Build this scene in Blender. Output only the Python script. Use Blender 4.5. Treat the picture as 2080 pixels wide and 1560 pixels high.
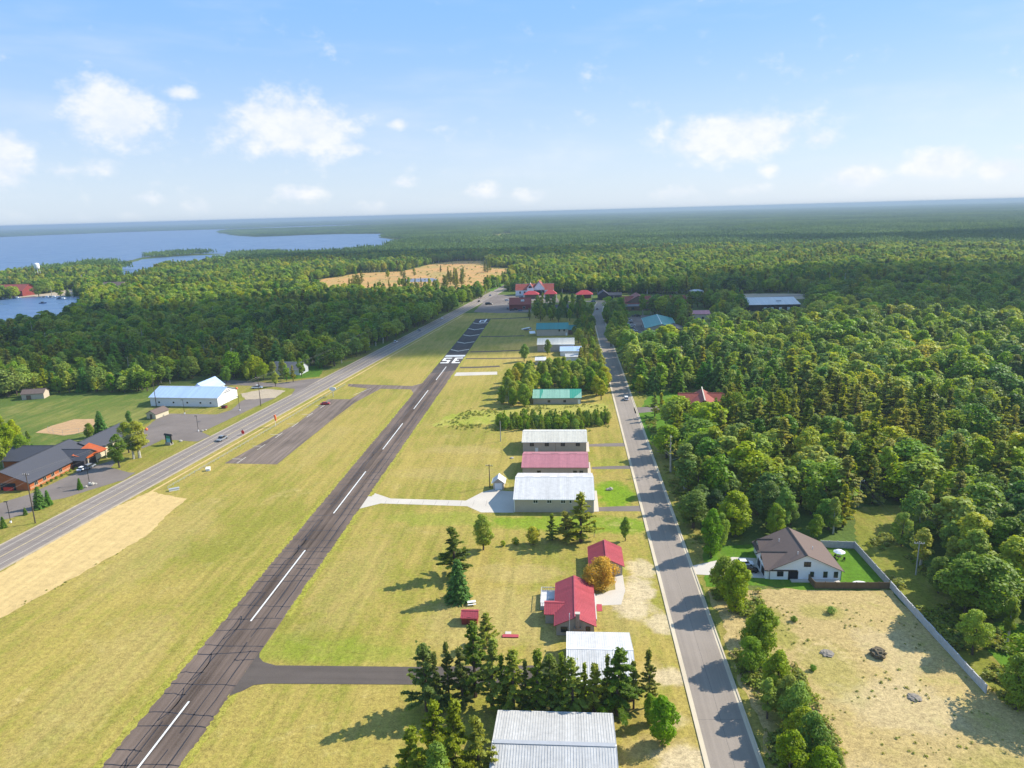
import bpy, bmesh, math, random
import numpy as np
from mathutils import Vector, Matrix

for o in list(bpy.data.objects): bpy.data.objects.remove(o)
scene = bpy.context.scene
C = scene.collection
rnd = random.Random(7)
RNG = np.random.default_rng(7)

# ------------------------------------------------------------------ camera
CAM_H = 90.0
FPX = 1442.0            # focal length in pixels of the 2080 x 1560 photograph
def _u(v): return v / np.linalg.norm(v)
def _d(px, py): return np.array([(px - 1040) / FPX, (780 - py) / FPX, -1.0])
_up = _u(np.cross(_d(0, 459.5), _d(2080, 402.5)))
if _up[1] < 0: _up = -_up
_vp = _d(1150, 433); _vp = _u(_vp - _up * np.dot(_vp, _up))
_xr = np.cross(_vp, _up)
def RAY(px, py):
    v = _d(px, py); return np.array([v @ _xr, v @ _vp, v @ _up])
def P(px, py, z=0.0):
    """photograph pixel -> world x, y on the level z"""
    r = RAY(px, py); t = (z - CAM_H) / r[2]
    return (float(r[0] * t), float(r[1] * t))
def PP(pts): return [P(*p) for p in pts]
cam = bpy.data.cameras.new('camera'); cam_o = bpy.data.objects.new('camera', cam); C.objects.link(cam_o)
cam.sensor_width = 36.0; cam.lens = 36.0 * FPX / 2080.0
cam.clip_start = 1.0; cam.clip_end = 120000.0
M = Matrix((list(_xr) + [0], list(_vp) + [0], list(_up) + [CAM_H], [0, 0, 0, 1]))
cam_o.matrix_world = M
scene.camera = cam_o

# ------------------------------------------------------------------ light and exposure
SUN_AZ = math.atan2(0.905, 0.425)      # from +Y towards +X
SUN_EL = math.radians(37.5)
sun = bpy.data.lights.new('sun', 'SUN'); sun_o = bpy.data.objects.new('sun', sun); C.objects.link(sun_o)
sun.energy = 5.0; sun.angle = math.radians(0.53); sun.color = (1.0, 0.93, 0.80)
sd = Vector((math.sin(SUN_AZ) * math.cos(SUN_EL), math.cos(SUN_AZ) * math.cos(SUN_EL), math.sin(SUN_EL)))
sun_o.rotation_euler = sd.to_track_quat('Z', 'Y').to_euler()
sun_o.location = (0, 0, 400)
vs = scene.view_settings
vs.view_transform = 'Standard'; vs.look = 'None'; vs.exposure = 0.75; vs.gamma = 1.0; vs.use_curve_mapping = False
cy = scene.cycles
cy.use_denoising = True
try:
    cy.denoiser = 'OPENIMAGEDENOISE'; cy.denoising_prefilter = 'ACCURATE'
except Exception: pass
cy.max_bounces = 6; cy.diffuse_bounces = 3; cy.glossy_bounces = 2; cy.transmission_bounces = 3
cy.transparent_max_bounces = 6; cy.volume_bounces = 1; cy.use_adaptive_sampling = True
cy.sample_clamp_indirect = 6.0
cy.caustics_reflective = False; cy.caustics_refractive = False

# ------------------------------------------------------------------ node helpers
class NT:
    def __init__(s, tree): s.t = tree; s.l = tree.links
    def n(s, typ, **kw):
        nd = s.t.nodes.new(typ)
        for k, v in kw.items():
            if k.startswith('i_'):
                key = k[2:]
                key = int(key) if key.isdigit() else key.replace('_', ' ')
                s.set(nd.inputs[key], v)
            else: setattr(nd, k, v)
        return nd
    def set(s, sock, v):
        if isinstance(v, bpy.types.NodeSocket): s.l.new(v, sock)
        else: sock.default_value = v
    def m(s, op, a, b=None, c=None, clamp=False):
        nd = s.t.nodes.new('ShaderNodeMath'); nd.operation = op; nd.use_clamp = clamp
        s.set(nd.inputs[0], a)
        if b is not None: s.set(nd.inputs[1], b)
        if c is not None: s.set(nd.inputs[2], c)
        return nd.outputs[0]
    def v(s, op, a, b=None, out=0):
        nd = s.t.nodes.new('ShaderNodeVectorMath'); nd.operation = op
        s.set(nd.inputs[0], a)
        if b is not None: s.set(nd.inputs[1], b)
        return nd.outputs['Value'] if op in ('LENGTH', 'DOT_PRODUCT') else nd.outputs[0]
    def noise(s, vec, scale, detail=3.0, rough=0.55, dist=0.0):
        nd = s.t.nodes.new('ShaderNodeTexNoise'); nd.noise_dimensions = '3D'
        s.l.new(vec, nd.inputs['Vector']); nd.inputs['Scale'].default_value = scale
        nd.inputs['Detail'].default_value = detail; nd.inputs['Roughness'].default_value = rough
        nd.inputs['Distortion'].default_value = dist
        return nd.outputs['Fac']
    def ss(s, val, lo, hi, a=0.0, b=1.0):
        nd = s.t.nodes.new('ShaderNodeMapRange'); nd.interpolation_type = 'SMOOTHSTEP'
        s.set(nd.inputs['Value'], val)
        for k, x in (('From Min', lo), ('From Max', hi), ('To Min', a), ('To Max', b)): nd.inputs[k].default_value = x
        return nd.outputs['Result']
    def lin(s, val, lo, hi, a=0.0, b=1.0):
        nd = s.t.nodes.new('ShaderNodeMapRange'); s.set(nd.inputs['Value'], val)
        for k, x in (('From Min', lo), ('From Max', hi), ('To Min', a), ('To Max', b)): nd.inputs[k].default_value = x
        return nd.outputs['Result']
    def mix(s, f, a, b, blend='MIX'):
        nd = s.t.nodes.new('ShaderNodeMix'); nd.data_type = 'RGBA'; nd.blend_type = blend
        s.set(nd.inputs[0], f)
        for i, x in ((6, a), (7, b)):
            if isinstance(x, tuple) and len(x) == 3: x = x + (1.0,)
            s.set(nd.inputs[i], x)
        return nd.outputs[2]
    def ramp(s, f, stops):
        nd = s.t.nodes.new('ShaderNodeValToRGB'); s.set(nd.inputs[0], f)
        e = nd.color_ramp.elements
        while len(e) < len(stops): e.new(0.5)
        for i, (p, c) in enumerate(stops): e[i].position = p; e[i].color = tuple(c) + (1.0,)
        return nd.outputs[0]
    def scaled(s, vec, sx, sy, sz=1.0):
        return s.v('MULTIPLY', vec, (sx, sy, sz))

def c4(c): return tuple(c) + (1.0,)

# ------------------------------------------------------------------ sky with cumulus (directional, all round)
CLOUDS = [  # px, py of the base centre, half width, height, strength
    (232, 268, 92, 88, 1.0), (362, 196, 36, 20, .8), (-5, 350, 56, 88, 1.0), (600, 300, 150, 98, .95), (515, 236, 36, 30, .85),
    (808, 258, 28, 22, .7), (690, 312, 120, 28, .6), (200, 352, 36, 26, .5), (128, 354, 30, 18, .4),
    (604, 406, 58, 30, .7), (815, 380, 34, 22, .7), (985, 404, 44, 34, .75), (1075, 410, 60, 26, .6), (300, 410, 36, 18, .5),
    (405, 430, 34, 24, .6), (262, 450, 26, 18, .6), (178, 452, 24, 18, .6), (760, 434, 40, 26, .55), (35, 452, 30, 20, .4),
    (1500, 305, 150, 78, 1.0), (1420, 308, 80, 36, .6), (1660, 296, 44, 30, .5), (1735, 384, 56, 50, .95), (1910, 358, 70, 54, 1.0),
    (2035, 356, 46, 34, .95), (1375, 404, 54, 26, .55), (1565, 352, 28, 20, .5), (1520, 392, 60, 16, .35), (2070, 305, 26, 14, .5)]
world = bpy.data.worlds.new('World'); scene.world = world; world.use_nodes = True
w = NT(world.node_tree); world.node_tree.nodes.clear()
sky = w.n('ShaderNodeTexSky', sky_type='NISHITA')
sky.sun_disc = False; sky.sun_elevation = SUN_EL; sky.sun_rotation = SUN_AZ
sky.altitude = 300; sky.air_density = 1.0; sky.dust_density = 0.7; sky.ozone_density = 1.4
tc = w.n('ShaderNodeTexCoord').outputs['Generated']
dirv = w.v('NORMALIZE', tc)
sx = w.n('ShaderNodeSeparateXYZ'); w.l.new(dirv, sx.inputs[0])
az = w.m('ARCTAN2', sx.outputs[0], sx.outputs[1]); el = w.m('ARCSINE', sx.outputs[2])
n1 = w.noise(w.v('MULTIPLY', dirv, (1, 1, 1.5)), 26.0, 6.0, 0.62)
n2 = w.noise(w.v('MULTIPLY', dirv, (1, 1, 1.6)), 9.0, 3.0, 0.5)
comb = w.n('ShaderNodeCombineXYZ'); w.l.new(az, comb.inputs[0]); w.l.new(el, comb.inputs[1])
acc = None
for (px, py, hw, hh, st) in CLOUDS:
    r = RAY(px, py - hh * 0.38); r /= np.linalg.norm(r)
    a0 = math.atan2(r[0], r[1]); e0 = math.asin(r[2])
    ra, re = hw / FPX * 1.12, hh / FPX * 0.72
    dv = w.v('SUBTRACT', comb.outputs[0], (a0, e0, 0))
    dv = w.v('MULTIPLY', dv, (1 / ra, 1 / re, 0))
    ln = w.v('LENGTH', dv)
    val = w.m('MULTIPLY_ADD', ln, -1.0, 1.0)
    val = w.m('MULTIPLY', w.m('MAXIMUM', val, -0.4), st)
    acc = val if acc is None else w.m('MAXIMUM', acc, val)
# the same broken cumulus goes on round the sky outside the frame
gen = w.noise(w.v('MULTIPLY', dirv, (1, 1, 2.2)), 5.5, 5.0, 0.6)
outm = w.m('MULTIPLY', w.ss(gen, 0.56, 0.74), w.ss(el, 0.30, 0.45))
dens = w.m('ADD', w.m('MULTIPLY', acc, 1.25), w.m('MULTIPLY', w.m('SUBTRACT', n1, 0.5), 1.7))
dens = w.m('ADD', dens, w.m('MULTIPLY', w.m('SUBTRACT', n2, 0.5), 0.8))
core = w.ss(dens, -0.06, 0.80)
veil = w.m('MULTIPLY', w.ss(w.noise(w.v('MULTIPLY', dirv, (1, 1, 5.0)), 3.6, 4.0, .55), 0.46, 0.75), 0.22)
cl = w.m('MAXIMUM', w.m('MULTIPLY', core, 0.84), w.m('MULTIPLY', outm, 0.7))
cl = w.m('MAXIMUM', cl, veil)
cl = w.m('MULTIPLY', cl, w.ss(el, -0.005, 0.035))
shade = w.mix(w.ss(n1, 0.35, 0.7), (5.7, 6.1, 6.8), (6.9, 6.9, 6.9))
# pale summer haze towards the horizon
SKY_TINT = w.mix(w.ss(el, 0.0, 0.27), (4.6, 5.5, 6.7), (2.0, 4.0, 7.3))
base = w.mix(0.80, sky.outputs[0], SKY_TINT)
col = w.mix(cl, base, shade)
bg = w.n('ShaderNodeBackground'); w.l.new(col, bg.inputs[0]); bg.inputs[1].default_value = 0.09
wo = w.n('ShaderNodeOutputWorld'); w.l.new(bg.outputs[0], wo.inputs[0])

# ------------------------------------------------------------------ materials
MATS = {}
def newmat(name):
    m = bpy.data.materials.new(name); m.use_nodes = True
    t = NT(m.node_tree); m.node_tree.nodes.clear()
    MATS[name] = m
    return m, t
def finish(t, shader):
    o = t.n('ShaderNodeOutputMaterial'); t.l.new(shader, o.inputs[0])
def principled(t, col, rough=0.7, spec=0.3, metal=0.0, normal=None):
    b = t.n('ShaderNodeBsdfPrincipled')
    if isinstance(col, tuple): col = c4(col[:3])
    t.set(b.inputs['Base Color'], col); t.set(b.inputs['Roughness'], rough)
    b.inputs['Specular IOR Level'].default_value = spec; b.inputs['Metallic'].default_value = metal
    if normal is not None: t.l.new(normal, b.inputs['Normal'])
    return b
def bump(t, h, strength=0.3, dist=0.1):
    b = t.n('ShaderNodeBump'); t.l.new(h, b.inputs['Height'])
    b.inputs['Strength'].default_value = strength; b.inputs['Distance'].default_value = dist
    return b.outputs[0]
def simple(name, col, rough=0.6, spec=0.3, var=0.12, scale=1.5, metal=0.0, wave=None, panel=None):
    """paint, metal, timber: base colour with uneven weathering"""
    m, t = newmat(name)
    pos = t.n('ShaderNodeTexCoord').outputs['Object']
    n = t.noise(pos, scale, 4.0, 0.6)
    n2 = t.noise(t.scaled(pos, 1, 1, 0.15), scale * 3, 3.0, 0.6)
    f = t.lin(t.m('ADD', n, t.m('MULTIPLY', n2, 0.5)), 0.45, 1.05, 1.0 - var, 1.0 + var)
    if panel:      # sheet-metal panels of slightly different age, with run-off streaks down the slope
        sp = t.n('ShaderNodeSeparateXYZ'); t.l.new(pos, sp.inputs[0])
        wn = t.n('ShaderNodeTexWhiteNoise', noise_dimensions='1D'); t.l.new(t.m('FLOOR', t.m('DIVIDE', sp.outputs[0 if panel == 'X' else 1], .92)), wn.inputs['W'])
        stk = t.noise(t.scaled(pos, *((2.6, .10) if panel == 'X' else (.10, 2.6)), .10), 1.0, 4.0, .7)
        f = t.m('ADD', f, t.m('ADD', t.lin(wn.outputs['Value'], 0, 1, -.055, .055), t.lin(stk, .3, .75, .05, -.13)))
    vm = t.n('ShaderNodeVectorMath', operation='SCALE'); vm.inputs[0].default_value = col; t.l.new(f, vm.inputs['Scale'])
    nrm = None
    if wave:
        wv = t.n('ShaderNodeTexWave', wave_type='BANDS', bands_direction=wave[0]); t.l.new(pos, wv.inputs[0])
        wv.inputs['Scale'].default_value = wave[1]
        nrm = bump(t, wv.outputs['Fac'], 0.5, 0.04)
    rg = t.lin(n, 0.3, 0.7, rough * 0.85, min(1, rough * 1.15))
    b = principled(t, vm.outputs[0], rg, spec, metal, nrm)
    finish(t, b.outputs[0]); return m

def leafmat(name, stops, transl=0.4, warm=(1.25, 1.1, 0.5), stand=1.25, hue=(.478, .524)):
    m, t = newmat(name)
    oi = t.n('ShaderNodeObjectInfo')
    loc = t.v('MULTIPLY', oi.outputs['Location'], (1, 1, 0))
    st = t.noise(loc, 0.019, 2.0, 0.5)
    wn = t.n('ShaderNodeTexWhiteNoise', noise_dimensions='3D'); t.l.new(loc, wn.inputs['Vector'])
    f = t.m('ADD', t.m('MULTIPLY', oi.outputs['Random'], 0.62), t.m('MULTIPLY_ADD', st, stand, 0.19 - stand * 0.5))
    col = t.ramp(f, stops)
    hs = t.n('ShaderNodeHueSaturation'); t.l.new(col, hs.inputs['Color']); t.l.new(t.lin(wn.outputs['Value'], 0, 1, hue[0], hue[1]), hs.inputs['Hue']); t.l.new(t.lin(t.m('FRACT', t.m('MULTIPLY', wn.outputs['Value'], 7.3)), 0, 1, .90, 1.14), hs.inputs['Saturation']); col = hs.outputs[0]
    pos = t.n('ShaderNodeNewGeometry').outputs['Position']
    ln = t.noise(pos, 0.9, 3.0, 0.65)
    vm = t.n('ShaderNodeVectorMath', operation='SCALE'); t.l.new(col, vm.inputs[0]); t.l.new(t.lin(ln, 0.3, 0.7, 0.66, 1.34), vm.inputs['Scale'])
    b = principled(t, vm.outputs[0], 0.55, 0.22)
    tr = t.n('ShaderNodeBsdfTranslucent'); t.l.new(t.v('MULTIPLY', vm.outputs[0], warm), tr.inputs[0])
    mx = t.n('ShaderNodeMixShader'); mx.inputs[0].default_value = transl
    t.l.new(b.outputs[0], mx.inputs[1]); t.l.new(tr.outputs[0], mx.inputs[2])
    finish(t, mx.outputs[0]); return m
G_BROAD = [(0.0, (.052, .112, .022)), (.18, (.105, .195, .026)), (.40, (.195, .305, .030)), (.66, (.33, .425, .034)), (1.0, (.46, .47, .05))]
leafmat('leaf_broad', G_BROAD, 0.42)
leafmat('leaf_aspen', [(0, (.12, .20, .035)), (.35, (.20, .30, .04)), (.7, (.31, .40, .045)), (1, (.43, .43, .06))], 0.45)
leafmat('leaf_pine', [(0, (.12, .175, .026)), (.4, (.24, .295, .034)), (1, (.40, .42, .05))], 0.5)
leafmat('leaf_spruce', [(0, (.11, .24, .025)), (.6, (.16, .31, .03)), (1, (.24, .34, .04))], 0.45)
leafmat('leaf_orange', [(0, (.62, .33, .02)), (.5, (.60, .39, .03)), (1, (.48, .40, .03))], 0.4, (1.1, .95, .5), 1.25, (.499, .501))
leafmat('leaf_weed', [(0, (.15, .22, .03)), (.5, (.25, .30, .045)), (1, (.38, .36, .08))], 0.4)
leafmat('leaf_bright', [(0, (.16, .27, .02)), (.5, (.25, .36, .025)), (1, (.35, .41, .03))], 0.45)
simple('bark', (.11, .085, .065), 0.95, 0.1, 0.3, 2.0)
simple('bark_pine', (.10, .070, .055), 0.95, 0.1, 0.3, 2.0)
simple('bark_pale', (.42, .40, .34), 0.9, 0.1, 0.3, 1.5)

def ground_mat(name, dry, green, brown, gpatch=(), gcol=(.14, .235, .010), dpatch=(), spatch=(), bias=0.0, grain=0.35, streak=True):
    m, t = newmat(name)
    pos = t.n('ShaderNodeNewGeometry').outputs['Position']
    big = t.noise(pos, 0.018, 4.0, 0.55, 0.4)
    mow = t.noise(t.scaled(pos, 0.30, 0.055), 1.0, 4.0, 0.6, 0.3) if streak else t.noise(pos, 0.12, 4.0, .6)
    mid = t.noise(pos, 0.42, 5.0, 0.68)
    fine = t.noise(pos, 3.4, 3.0, 0.75)
    f = t.m('ADD', t.m('MULTIPLY', big, 0.9), t.m('MULTIPLY', mow, 0.65))
    f = t.m('ADD', f, t.m('MULTIPLY', mid, 0.55))
    g = t.ss(t.m('ADD', f, bias), 0.92, 1.25)
    wob = t.noise(pos, 0.13, 3.0, 0.6, 0.6); tuft = t.noise(pos, 1.15, 3.0, 0.7)
    def ell(lst):
        acc = None
        for (x, y, rx, ry, s) in lst:
            d = t.v('MULTIPLY', t.v('SUBTRACT', pos, (x, y, 0)), (1 / rx, 1 / ry, 0))
            l = t.m('ADD', t.v('LENGTH', d), t.m('ADD', t.m('MULTIPLY', t.m('SUBTRACT', mid, 0.5), 0.8), t.m('MULTIPLY', t.m('SUBTRACT', wob, 0.5), 1.3)))
            k = t.m('MULTIPLY', t.ss(l, 1.05, 0.55), s)
            acc = k if acc is None else t.m('MAXIMUM', acc, k)
        return acc
    col = t.mix(g, dry, green)
    if gpatch:
        bright = gcol
        col = t.mix(ell(gpatch), col, bright)
    b = t.ss(t.m('ADD', t.m('MULTIPLY', t.noise(pos, 0.06, 5.0, .65, .6), 0.8), t.m('MULTIPLY', mid, 0.5)), 0.70, 0.92)
    col = t.mix(t.m('MULTIPLY', b, 0.75), col, brown)
    if dpatch: col = t.mix(ell(dpatch), col, brown)
    if spatch: col = t.mix(ell(spatch), col, (.48, .385, .24))
    lines = t.noise(t.scaled(pos, 0.62, 0.010), 1.0, 2.0, 0.5) if streak else big
    vm = t.n('ShaderNodeVectorMath', operation='SCALE'); t.l.new(col, vm.inputs[0])
    lum = t.m('ADD', t.m('ADD', t.lin(fine, 0.25, 0.75, 1.0 - grain, 1.0 + grain), t.m('ADD', t.lin(mid, 0.3, 0.7, -0.15, 0.15), t.lin(tuft, 0.3, 0.7, -grain * .75, grain * .75))), t.lin(lines, .3, .7, -.085, .085))
    t.l.new(lum, vm.inputs['Scale'])
    h = t.m('ADD', t.m('MULTIPLY', fine, 0.5), mid)
    bs = principled(t, vm.outputs[0], 0.95, 0.08, 0.0, bump(t, h, 0.55, 0.25))
    finish(t, bs.outputs[0]); return m
ground_mat('ground_scrub', (.155, .150, .040), (.075, .115, .022), (.16, .125, .06), bias=0.12, streak=False)
ground_mat('field_grass', (.325, .252, .066), (.215, .205, .034), (.375, .285, .112),
    gpatch=[(-4, 195, 26, 7, .75), (15, 217, 8.5, 14, .95), (16, 194, 9, 6, .8), (-20, 214, 5, 8, .8), (10, 168, 6, 4, .4), (-55, 131, 26, 6, .35), (-38, 198, 22, 6, .35), (15, 246, 8, 7, .3), (14, 122, 6, 6, .3)],
    dpatch=[(-14, 145, 22, 14, .5), (-42, 236, 26, 8, .35), (-40, 262, 20, 6, .4), (-12, 165, 14, 6, .5), (12, 150, 9, 16, .35), (16, 104, 8, 6, .7), (-100, 270, 8, 30, .25), (16, 125, 5, 5, .6), (-20, 137, 14, 7, .4), (-55, 160, 10, 30, .25), (-118, 180, 12, 40, .3), (-95, 120, 9, 30, .3)],
    spatch=[(17, 158, 5, 7.5, .9), (15, 150, 6, 6, .85), (20, 143, 4, 5, .8), (18.5, 168, 4.5, 6, .75), (12, 152, 5, 3, .8), (18.5, 101, 5.5, 6, .85), (19.5, 124.5, 5, 3.5, .8), (18, 112, 4, 4, .4)])
ground_mat('verge_grass', (.255, .21, .052), (.17, .178, .026), (.30, .235, .092), bias=0.05)
ground_mat('lawn', (.15, .20, .024), (.08, .165, .012), (.18, .185, .04), bias=0.2, grain=0.22)
ground_mat('weedy_lot', (.38, .285, .12), (.20, .20, .040), (.44, .33, .17), bias=-0.15, grain=0.36, streak=False, gcol=(.23, .225, .04),
    gpatch=[(39, 110, 5, 34, .8), (44, 142, 6, 9, .7), (58, 88, 20, 9, .6), (52, 128, 7, 12, .45), (70, 100, 10, 8, .5), (57, 149, 6, 4, .5)], spatch=[(60, 118, 12, 9, .35), (66, 135, 8, 10, .3), (48, 96, 6, 10, .3)])
ground_mat('ballfield_grass', (.185, .185, .045), (.085, .128, .022), (.26, .215, .085), bias=0.1, grain=0.2)
ground_mat('weed_ground', (.34, .31, .07), (.23, .26, .03), (.40, .32, .15), bias=0.0, grain=.4, streak=False)
ground_mat('edge_grass', (.29, .255, .05), (.235, .235, .032), (.34, .27, .09), bias=0.0, grain=.45, streak=False)
ground_mat('sand', (.52, .375, .165), (.49, .35, .155), (.55, .405, .19), bias=0.0, grain=0.10)
ground_mat('dirt', (.50, .275, .105), (.29, .23, .075), (.54, .34, .16), bias=0.0, grain=0.18, streak=False)
ground_mat('dirt_infield', (.43, .275, .145), (.40, .255, .135), (.45, .29, .15), grain=0.08, streak=False)
ground_mat('gravel', (.40, .33, .24), (.35, .285, .205), (.43, .36, .26), grain=0.15, streak=False)
ground_mat('mown_grass_shaded', (.25, .195, .055), (.18, .17, .032), (.28, .21, .075), bias=0.1)  # darker field grass with shadow put into its colour; no sheet uses it

def pave_mat(name, col, streak=0.25, grain=0.18, warm=(1, 1, 1), stains=0.2, axis=(0.9, 0.012), band=None):
    m, t = newmat(name)
    pos = t.n('ShaderNodeNewGeometry').outputs['Position']
    st = t.noise(t.scaled(pos, axis[0], axis[1]), 1.0, 5.0, 0.7)
    big = t.noise(pos, 0.05, 4.0, 0.6, 0.5)
    fine = t.noise(pos, 5.0, 3.0, 0.8)
    lum = t.m('ADD', t.lin(st, 0.3, 0.7, 1 - streak, 1 + streak), t.lin(fine, 0.2, 0.8, -grain, grain))
    lum = t.m('ADD', lum, t.lin(big, 0.3, 0.7, -stains, stains))
    if band:
        sp = t.n('ShaderNodeSeparateXYZ'); t.l.new(pos, sp.inputs[0])
        xw = t.m('ADD', sp.outputs[0], t.m('MULTIPLY', t.m('SUBTRACT', big, .5), 1.2))
        for (a_, b_, dk_) in band: lum = t.m('SUBTRACT', lum, t.m('MULTIPLY', t.m('MULTIPLY', t.ss(xw, a_, a_ + .5), t.ss(xw, b_, b_ - .5)), dk_))
    vm = t.n('ShaderNodeVectorMath', operation='SCALE'); vm.inputs[0].default_value = col; t.l.new(lum, vm.inputs['Scale'])
    b = principled(t, vm.outputs[0], 0.95, 0.06, 0.0, bump(t, fine, 0.2, 0.02))
    finish(t, b.outputs[0]); return m
pave_mat('runway_asphalt', (.142, .106, .086), 0.30, band=[(-76.4, -72.6, .30), (-71.8, -69.6, .18)])
pave_mat('runway_dark', (.078, .067, .064), 0.2)
pave_mat('apron_asphalt', (.17, .132, .108), 0.38, axis=(0.7, 0.02))
pave_mat('street_asphalt', (.262, .222, .186), 0.10, 0.12, stains=0.10)
pave_mat('highway_asphalt', (.235, .199, .174), 0.16, 0.10, stains=0.08)
pave_mat('lot_asphalt', (.178, .150, .134), 0.10, 0.12, stains=0.12, axis=(.1, .1))
pave_mat('taxi_asphalt', (.094, .078, .068), 0.10, axis=(0.02, .6))
pave_mat('concrete', (.49, .445, .385), 0.06, 0.06, stains=0.07, axis=(.1, .1))
pave_mat('kerb_concrete', (.50, .43, .32), 0.05, 0.08, stains=0.12, axis=(.2, .2))
simple('crack_seal', (.030, .024, .024), 0.5, 0.4, 0.1)
simple('paint_white', (.62, .62, .60), 0.7, 0.2, 0.22, 0.8)
simple('pond_liner', (.15, .16, .21), 0.4, 0.4, 0.15, 0.1)
simple('wire_metal', (.10, .10, .11), 0.5, 0.4, 0.1)
simple('paint_worn', (.50, .46, .38), 0.8, 0.2, 0.25, 0.8)
simple('paint_yellow', (.58, .47, .25), 0.8, 0.2, 0.2, 0.8)
def water_mat():
    m, t = newmat('water')
    pos = t.n('ShaderNodeNewGeometry').outputs['Position']
    wv = t.noise(t.scaled(pos, 0.02, 0.06), 1.0, 4.0, 0.6)
    rip = t.noise(pos, 0.35, 4.0, 0.6)
    b = principled(t, (.068, .130, .245), t.lin(wv, .3, .7, 0.25, 0.48), 0.5, 0.0, bump(t, rip, 0.35, 0.8))
    finish(t, b.outputs[0])
water_mat()
def far_mat():
    m, t = newmat('leaf_far')
    pos = t.n('ShaderNodeNewGeometry').outputs['Position']
    f = t.m('ADD', t.m('MULTIPLY', t.noise(pos, 0.003, 3.0, .6), .9), t.m('MULTIPLY', t.noise(pos, 0.11, 2.0, .6), .75))
    col = t.ramp(t.lin(f, .45, 1.2), [(0, (.05, .11, .036)), (.35, (.10, .185, .046)), (.7, (.18, .275, .052)), (1, (.29, .36, .06))])
    b = principled(t, col, .7, .15); tr = t.n('ShaderNodeBsdfTranslucent'); t.l.new(col, tr.inputs[0]); mx = t.n('ShaderNodeMixShader'); mx.inputs[0].default_value = .3
    t.l.new(b.outputs[0], mx.inputs[1]); t.l.new(tr.outputs[0], mx.inputs[2]); finish(t, mx.outputs[0])
far_mat()

# ------------------------------------------------------------------ object helpers
class MB:
    """collects simple shapes into one mesh"""
    def __init__(s): s.v = []; s.f = []
    def add(s, vs, fs):
        o = len(s.v); s.v += [tuple(v) for v in vs]; s.f += [tuple(i + o for i in f) for f in fs]; return s
    def box(s, c, h, t=(1, 0, 0), n=(0, 1, 0), k=(0, 0, 1)):
        c, t, n, k = Vector(c), Vector(t) * h[0], Vector(n) * h[1], Vector(k) * h[2]
        vs = [c + t * a + n * b + k * d for d in (-1, 1) for b in (-1, 1) for a in (-1, 1)]
        return s.add(vs, [(0, 2, 3, 1), (4, 5, 7, 6), (0, 1, 5, 4), (2, 6, 7, 3), (0, 4, 6, 2), (1, 3, 7, 5)])
    def slab(s, q, th):
        """four corner points (top surface), thickened downwards"""
        q = [Vector(p) for p in q]; lo = [p - Vector((0, 0, th)) for p in q]
        return s.add(q + lo, [(0, 1, 2, 3), (7, 6, 5, 4), (0, 4, 5, 1), (1, 5, 6, 2), (2, 6, 7, 3), (3, 7, 4, 0)])
    def prism(s, poly, z0, z1):
        n = len(poly)
        vs = [(x, y, z0) for x, y in poly] + [(x, y, z1) for x, y in poly]
        return s.add(vs, [tuple(range(n))[::-1], tuple(range(n, 2 * n))] + [(i, (i + 1) % n, n + (i + 1) % n, n + i) for i in range(n)])
    def tube(s, pts, rad, sides=6, caps=True):
        pts = [Vector(p) for p in pts]; n = len(pts)
        if not hasattr(rad, '__len__'): rad = [rad] * n
        rings = []
        for i, p in enumerate(pts):
            d = (pts[min(i + 1, n - 1)] - pts[max(i - 1, 0)]).normalized()
            a = d.cross(Vector((0, 0, 1)) if abs(d.z) < 0.9 else Vector((1, 0, 0))).normalized(); b = d.cross(a)
            rings += [p + (a * math.cos(2 * math.pi * j / sides) + b * math.sin(2 * math.pi * j / sides)) * rad[i] for j in range(sides)]
        fs = [(i * sides + j, i * sides + (j + 1) % sides, (i + 1) * sides + (j + 1) % sides, (i + 1) * sides + j) for i in range(n - 1) for j in range(sides)]
        if caps: fs += [tuple(range(sides))[::-1], tuple((n - 1) * sides + j for j in range(sides))]
        return s.add(rings, fs)
    def lathe(s, prof, c=(0, 0, 0), sides=16):
        n = len(prof); vs = []
        for r, z in prof:
            vs += [(c[0] + r * math.cos(2 * math.pi * j / sides), c[1] + r * math.sin(2 * math.pi * j / sides), c[2] + z) for j in range(sides)]
        fs = [(i * sides + j, i * sides + (j + 1) % sides, (i + 1) * sides + (j + 1) % sides, (i + 1) * sides + j) for i in range(n - 1) for j in range(sides)]
        fs += [tuple(range(sides))[::-1], tuple((n - 1) * sides + j for j in range(sides))]
        return s.add(vs, fs)
    def mesh(s, name, mat, smooth=False):
        me = bpy.data.meshes.new(name); me.from_pydata(s.v, [], s.f); me.materials.append(MATS[mat])
        if smooth: me.shade_smooth()
        me.update(); return me
    def build(s, name, mat, parent=None, smooth=False):
        o = bpy.data.objects.new(name, s.mesh(name, mat, smooth)); C.objects.link(o)
        if parent is not None: o.parent = parent
        return o
def tag(o, label=None, cat=None, group=None, kind=None):
    if label: o['label'] = label
    if cat: o['category'] = cat
    if group: o['group'] = group
    if kind: o['kind'] = kind
    return o
def thing(name, label, cat, loc=(0, 0, 0), rz=0.0, group=None):
    o = bpy.data.objects.new(name, None); C.objects.link(o); o.empty_display_size = 0.5
    o.location = loc; o.rotation_euler = (0, 0, rz)
    return tag(o, label, cat, group)
def copy_tree(o, parent=None):
    c = o.copy(); C.objects.link(c); c.parent = parent
    for ch in o.children: copy_tree(ch, c)
    return c

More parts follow.
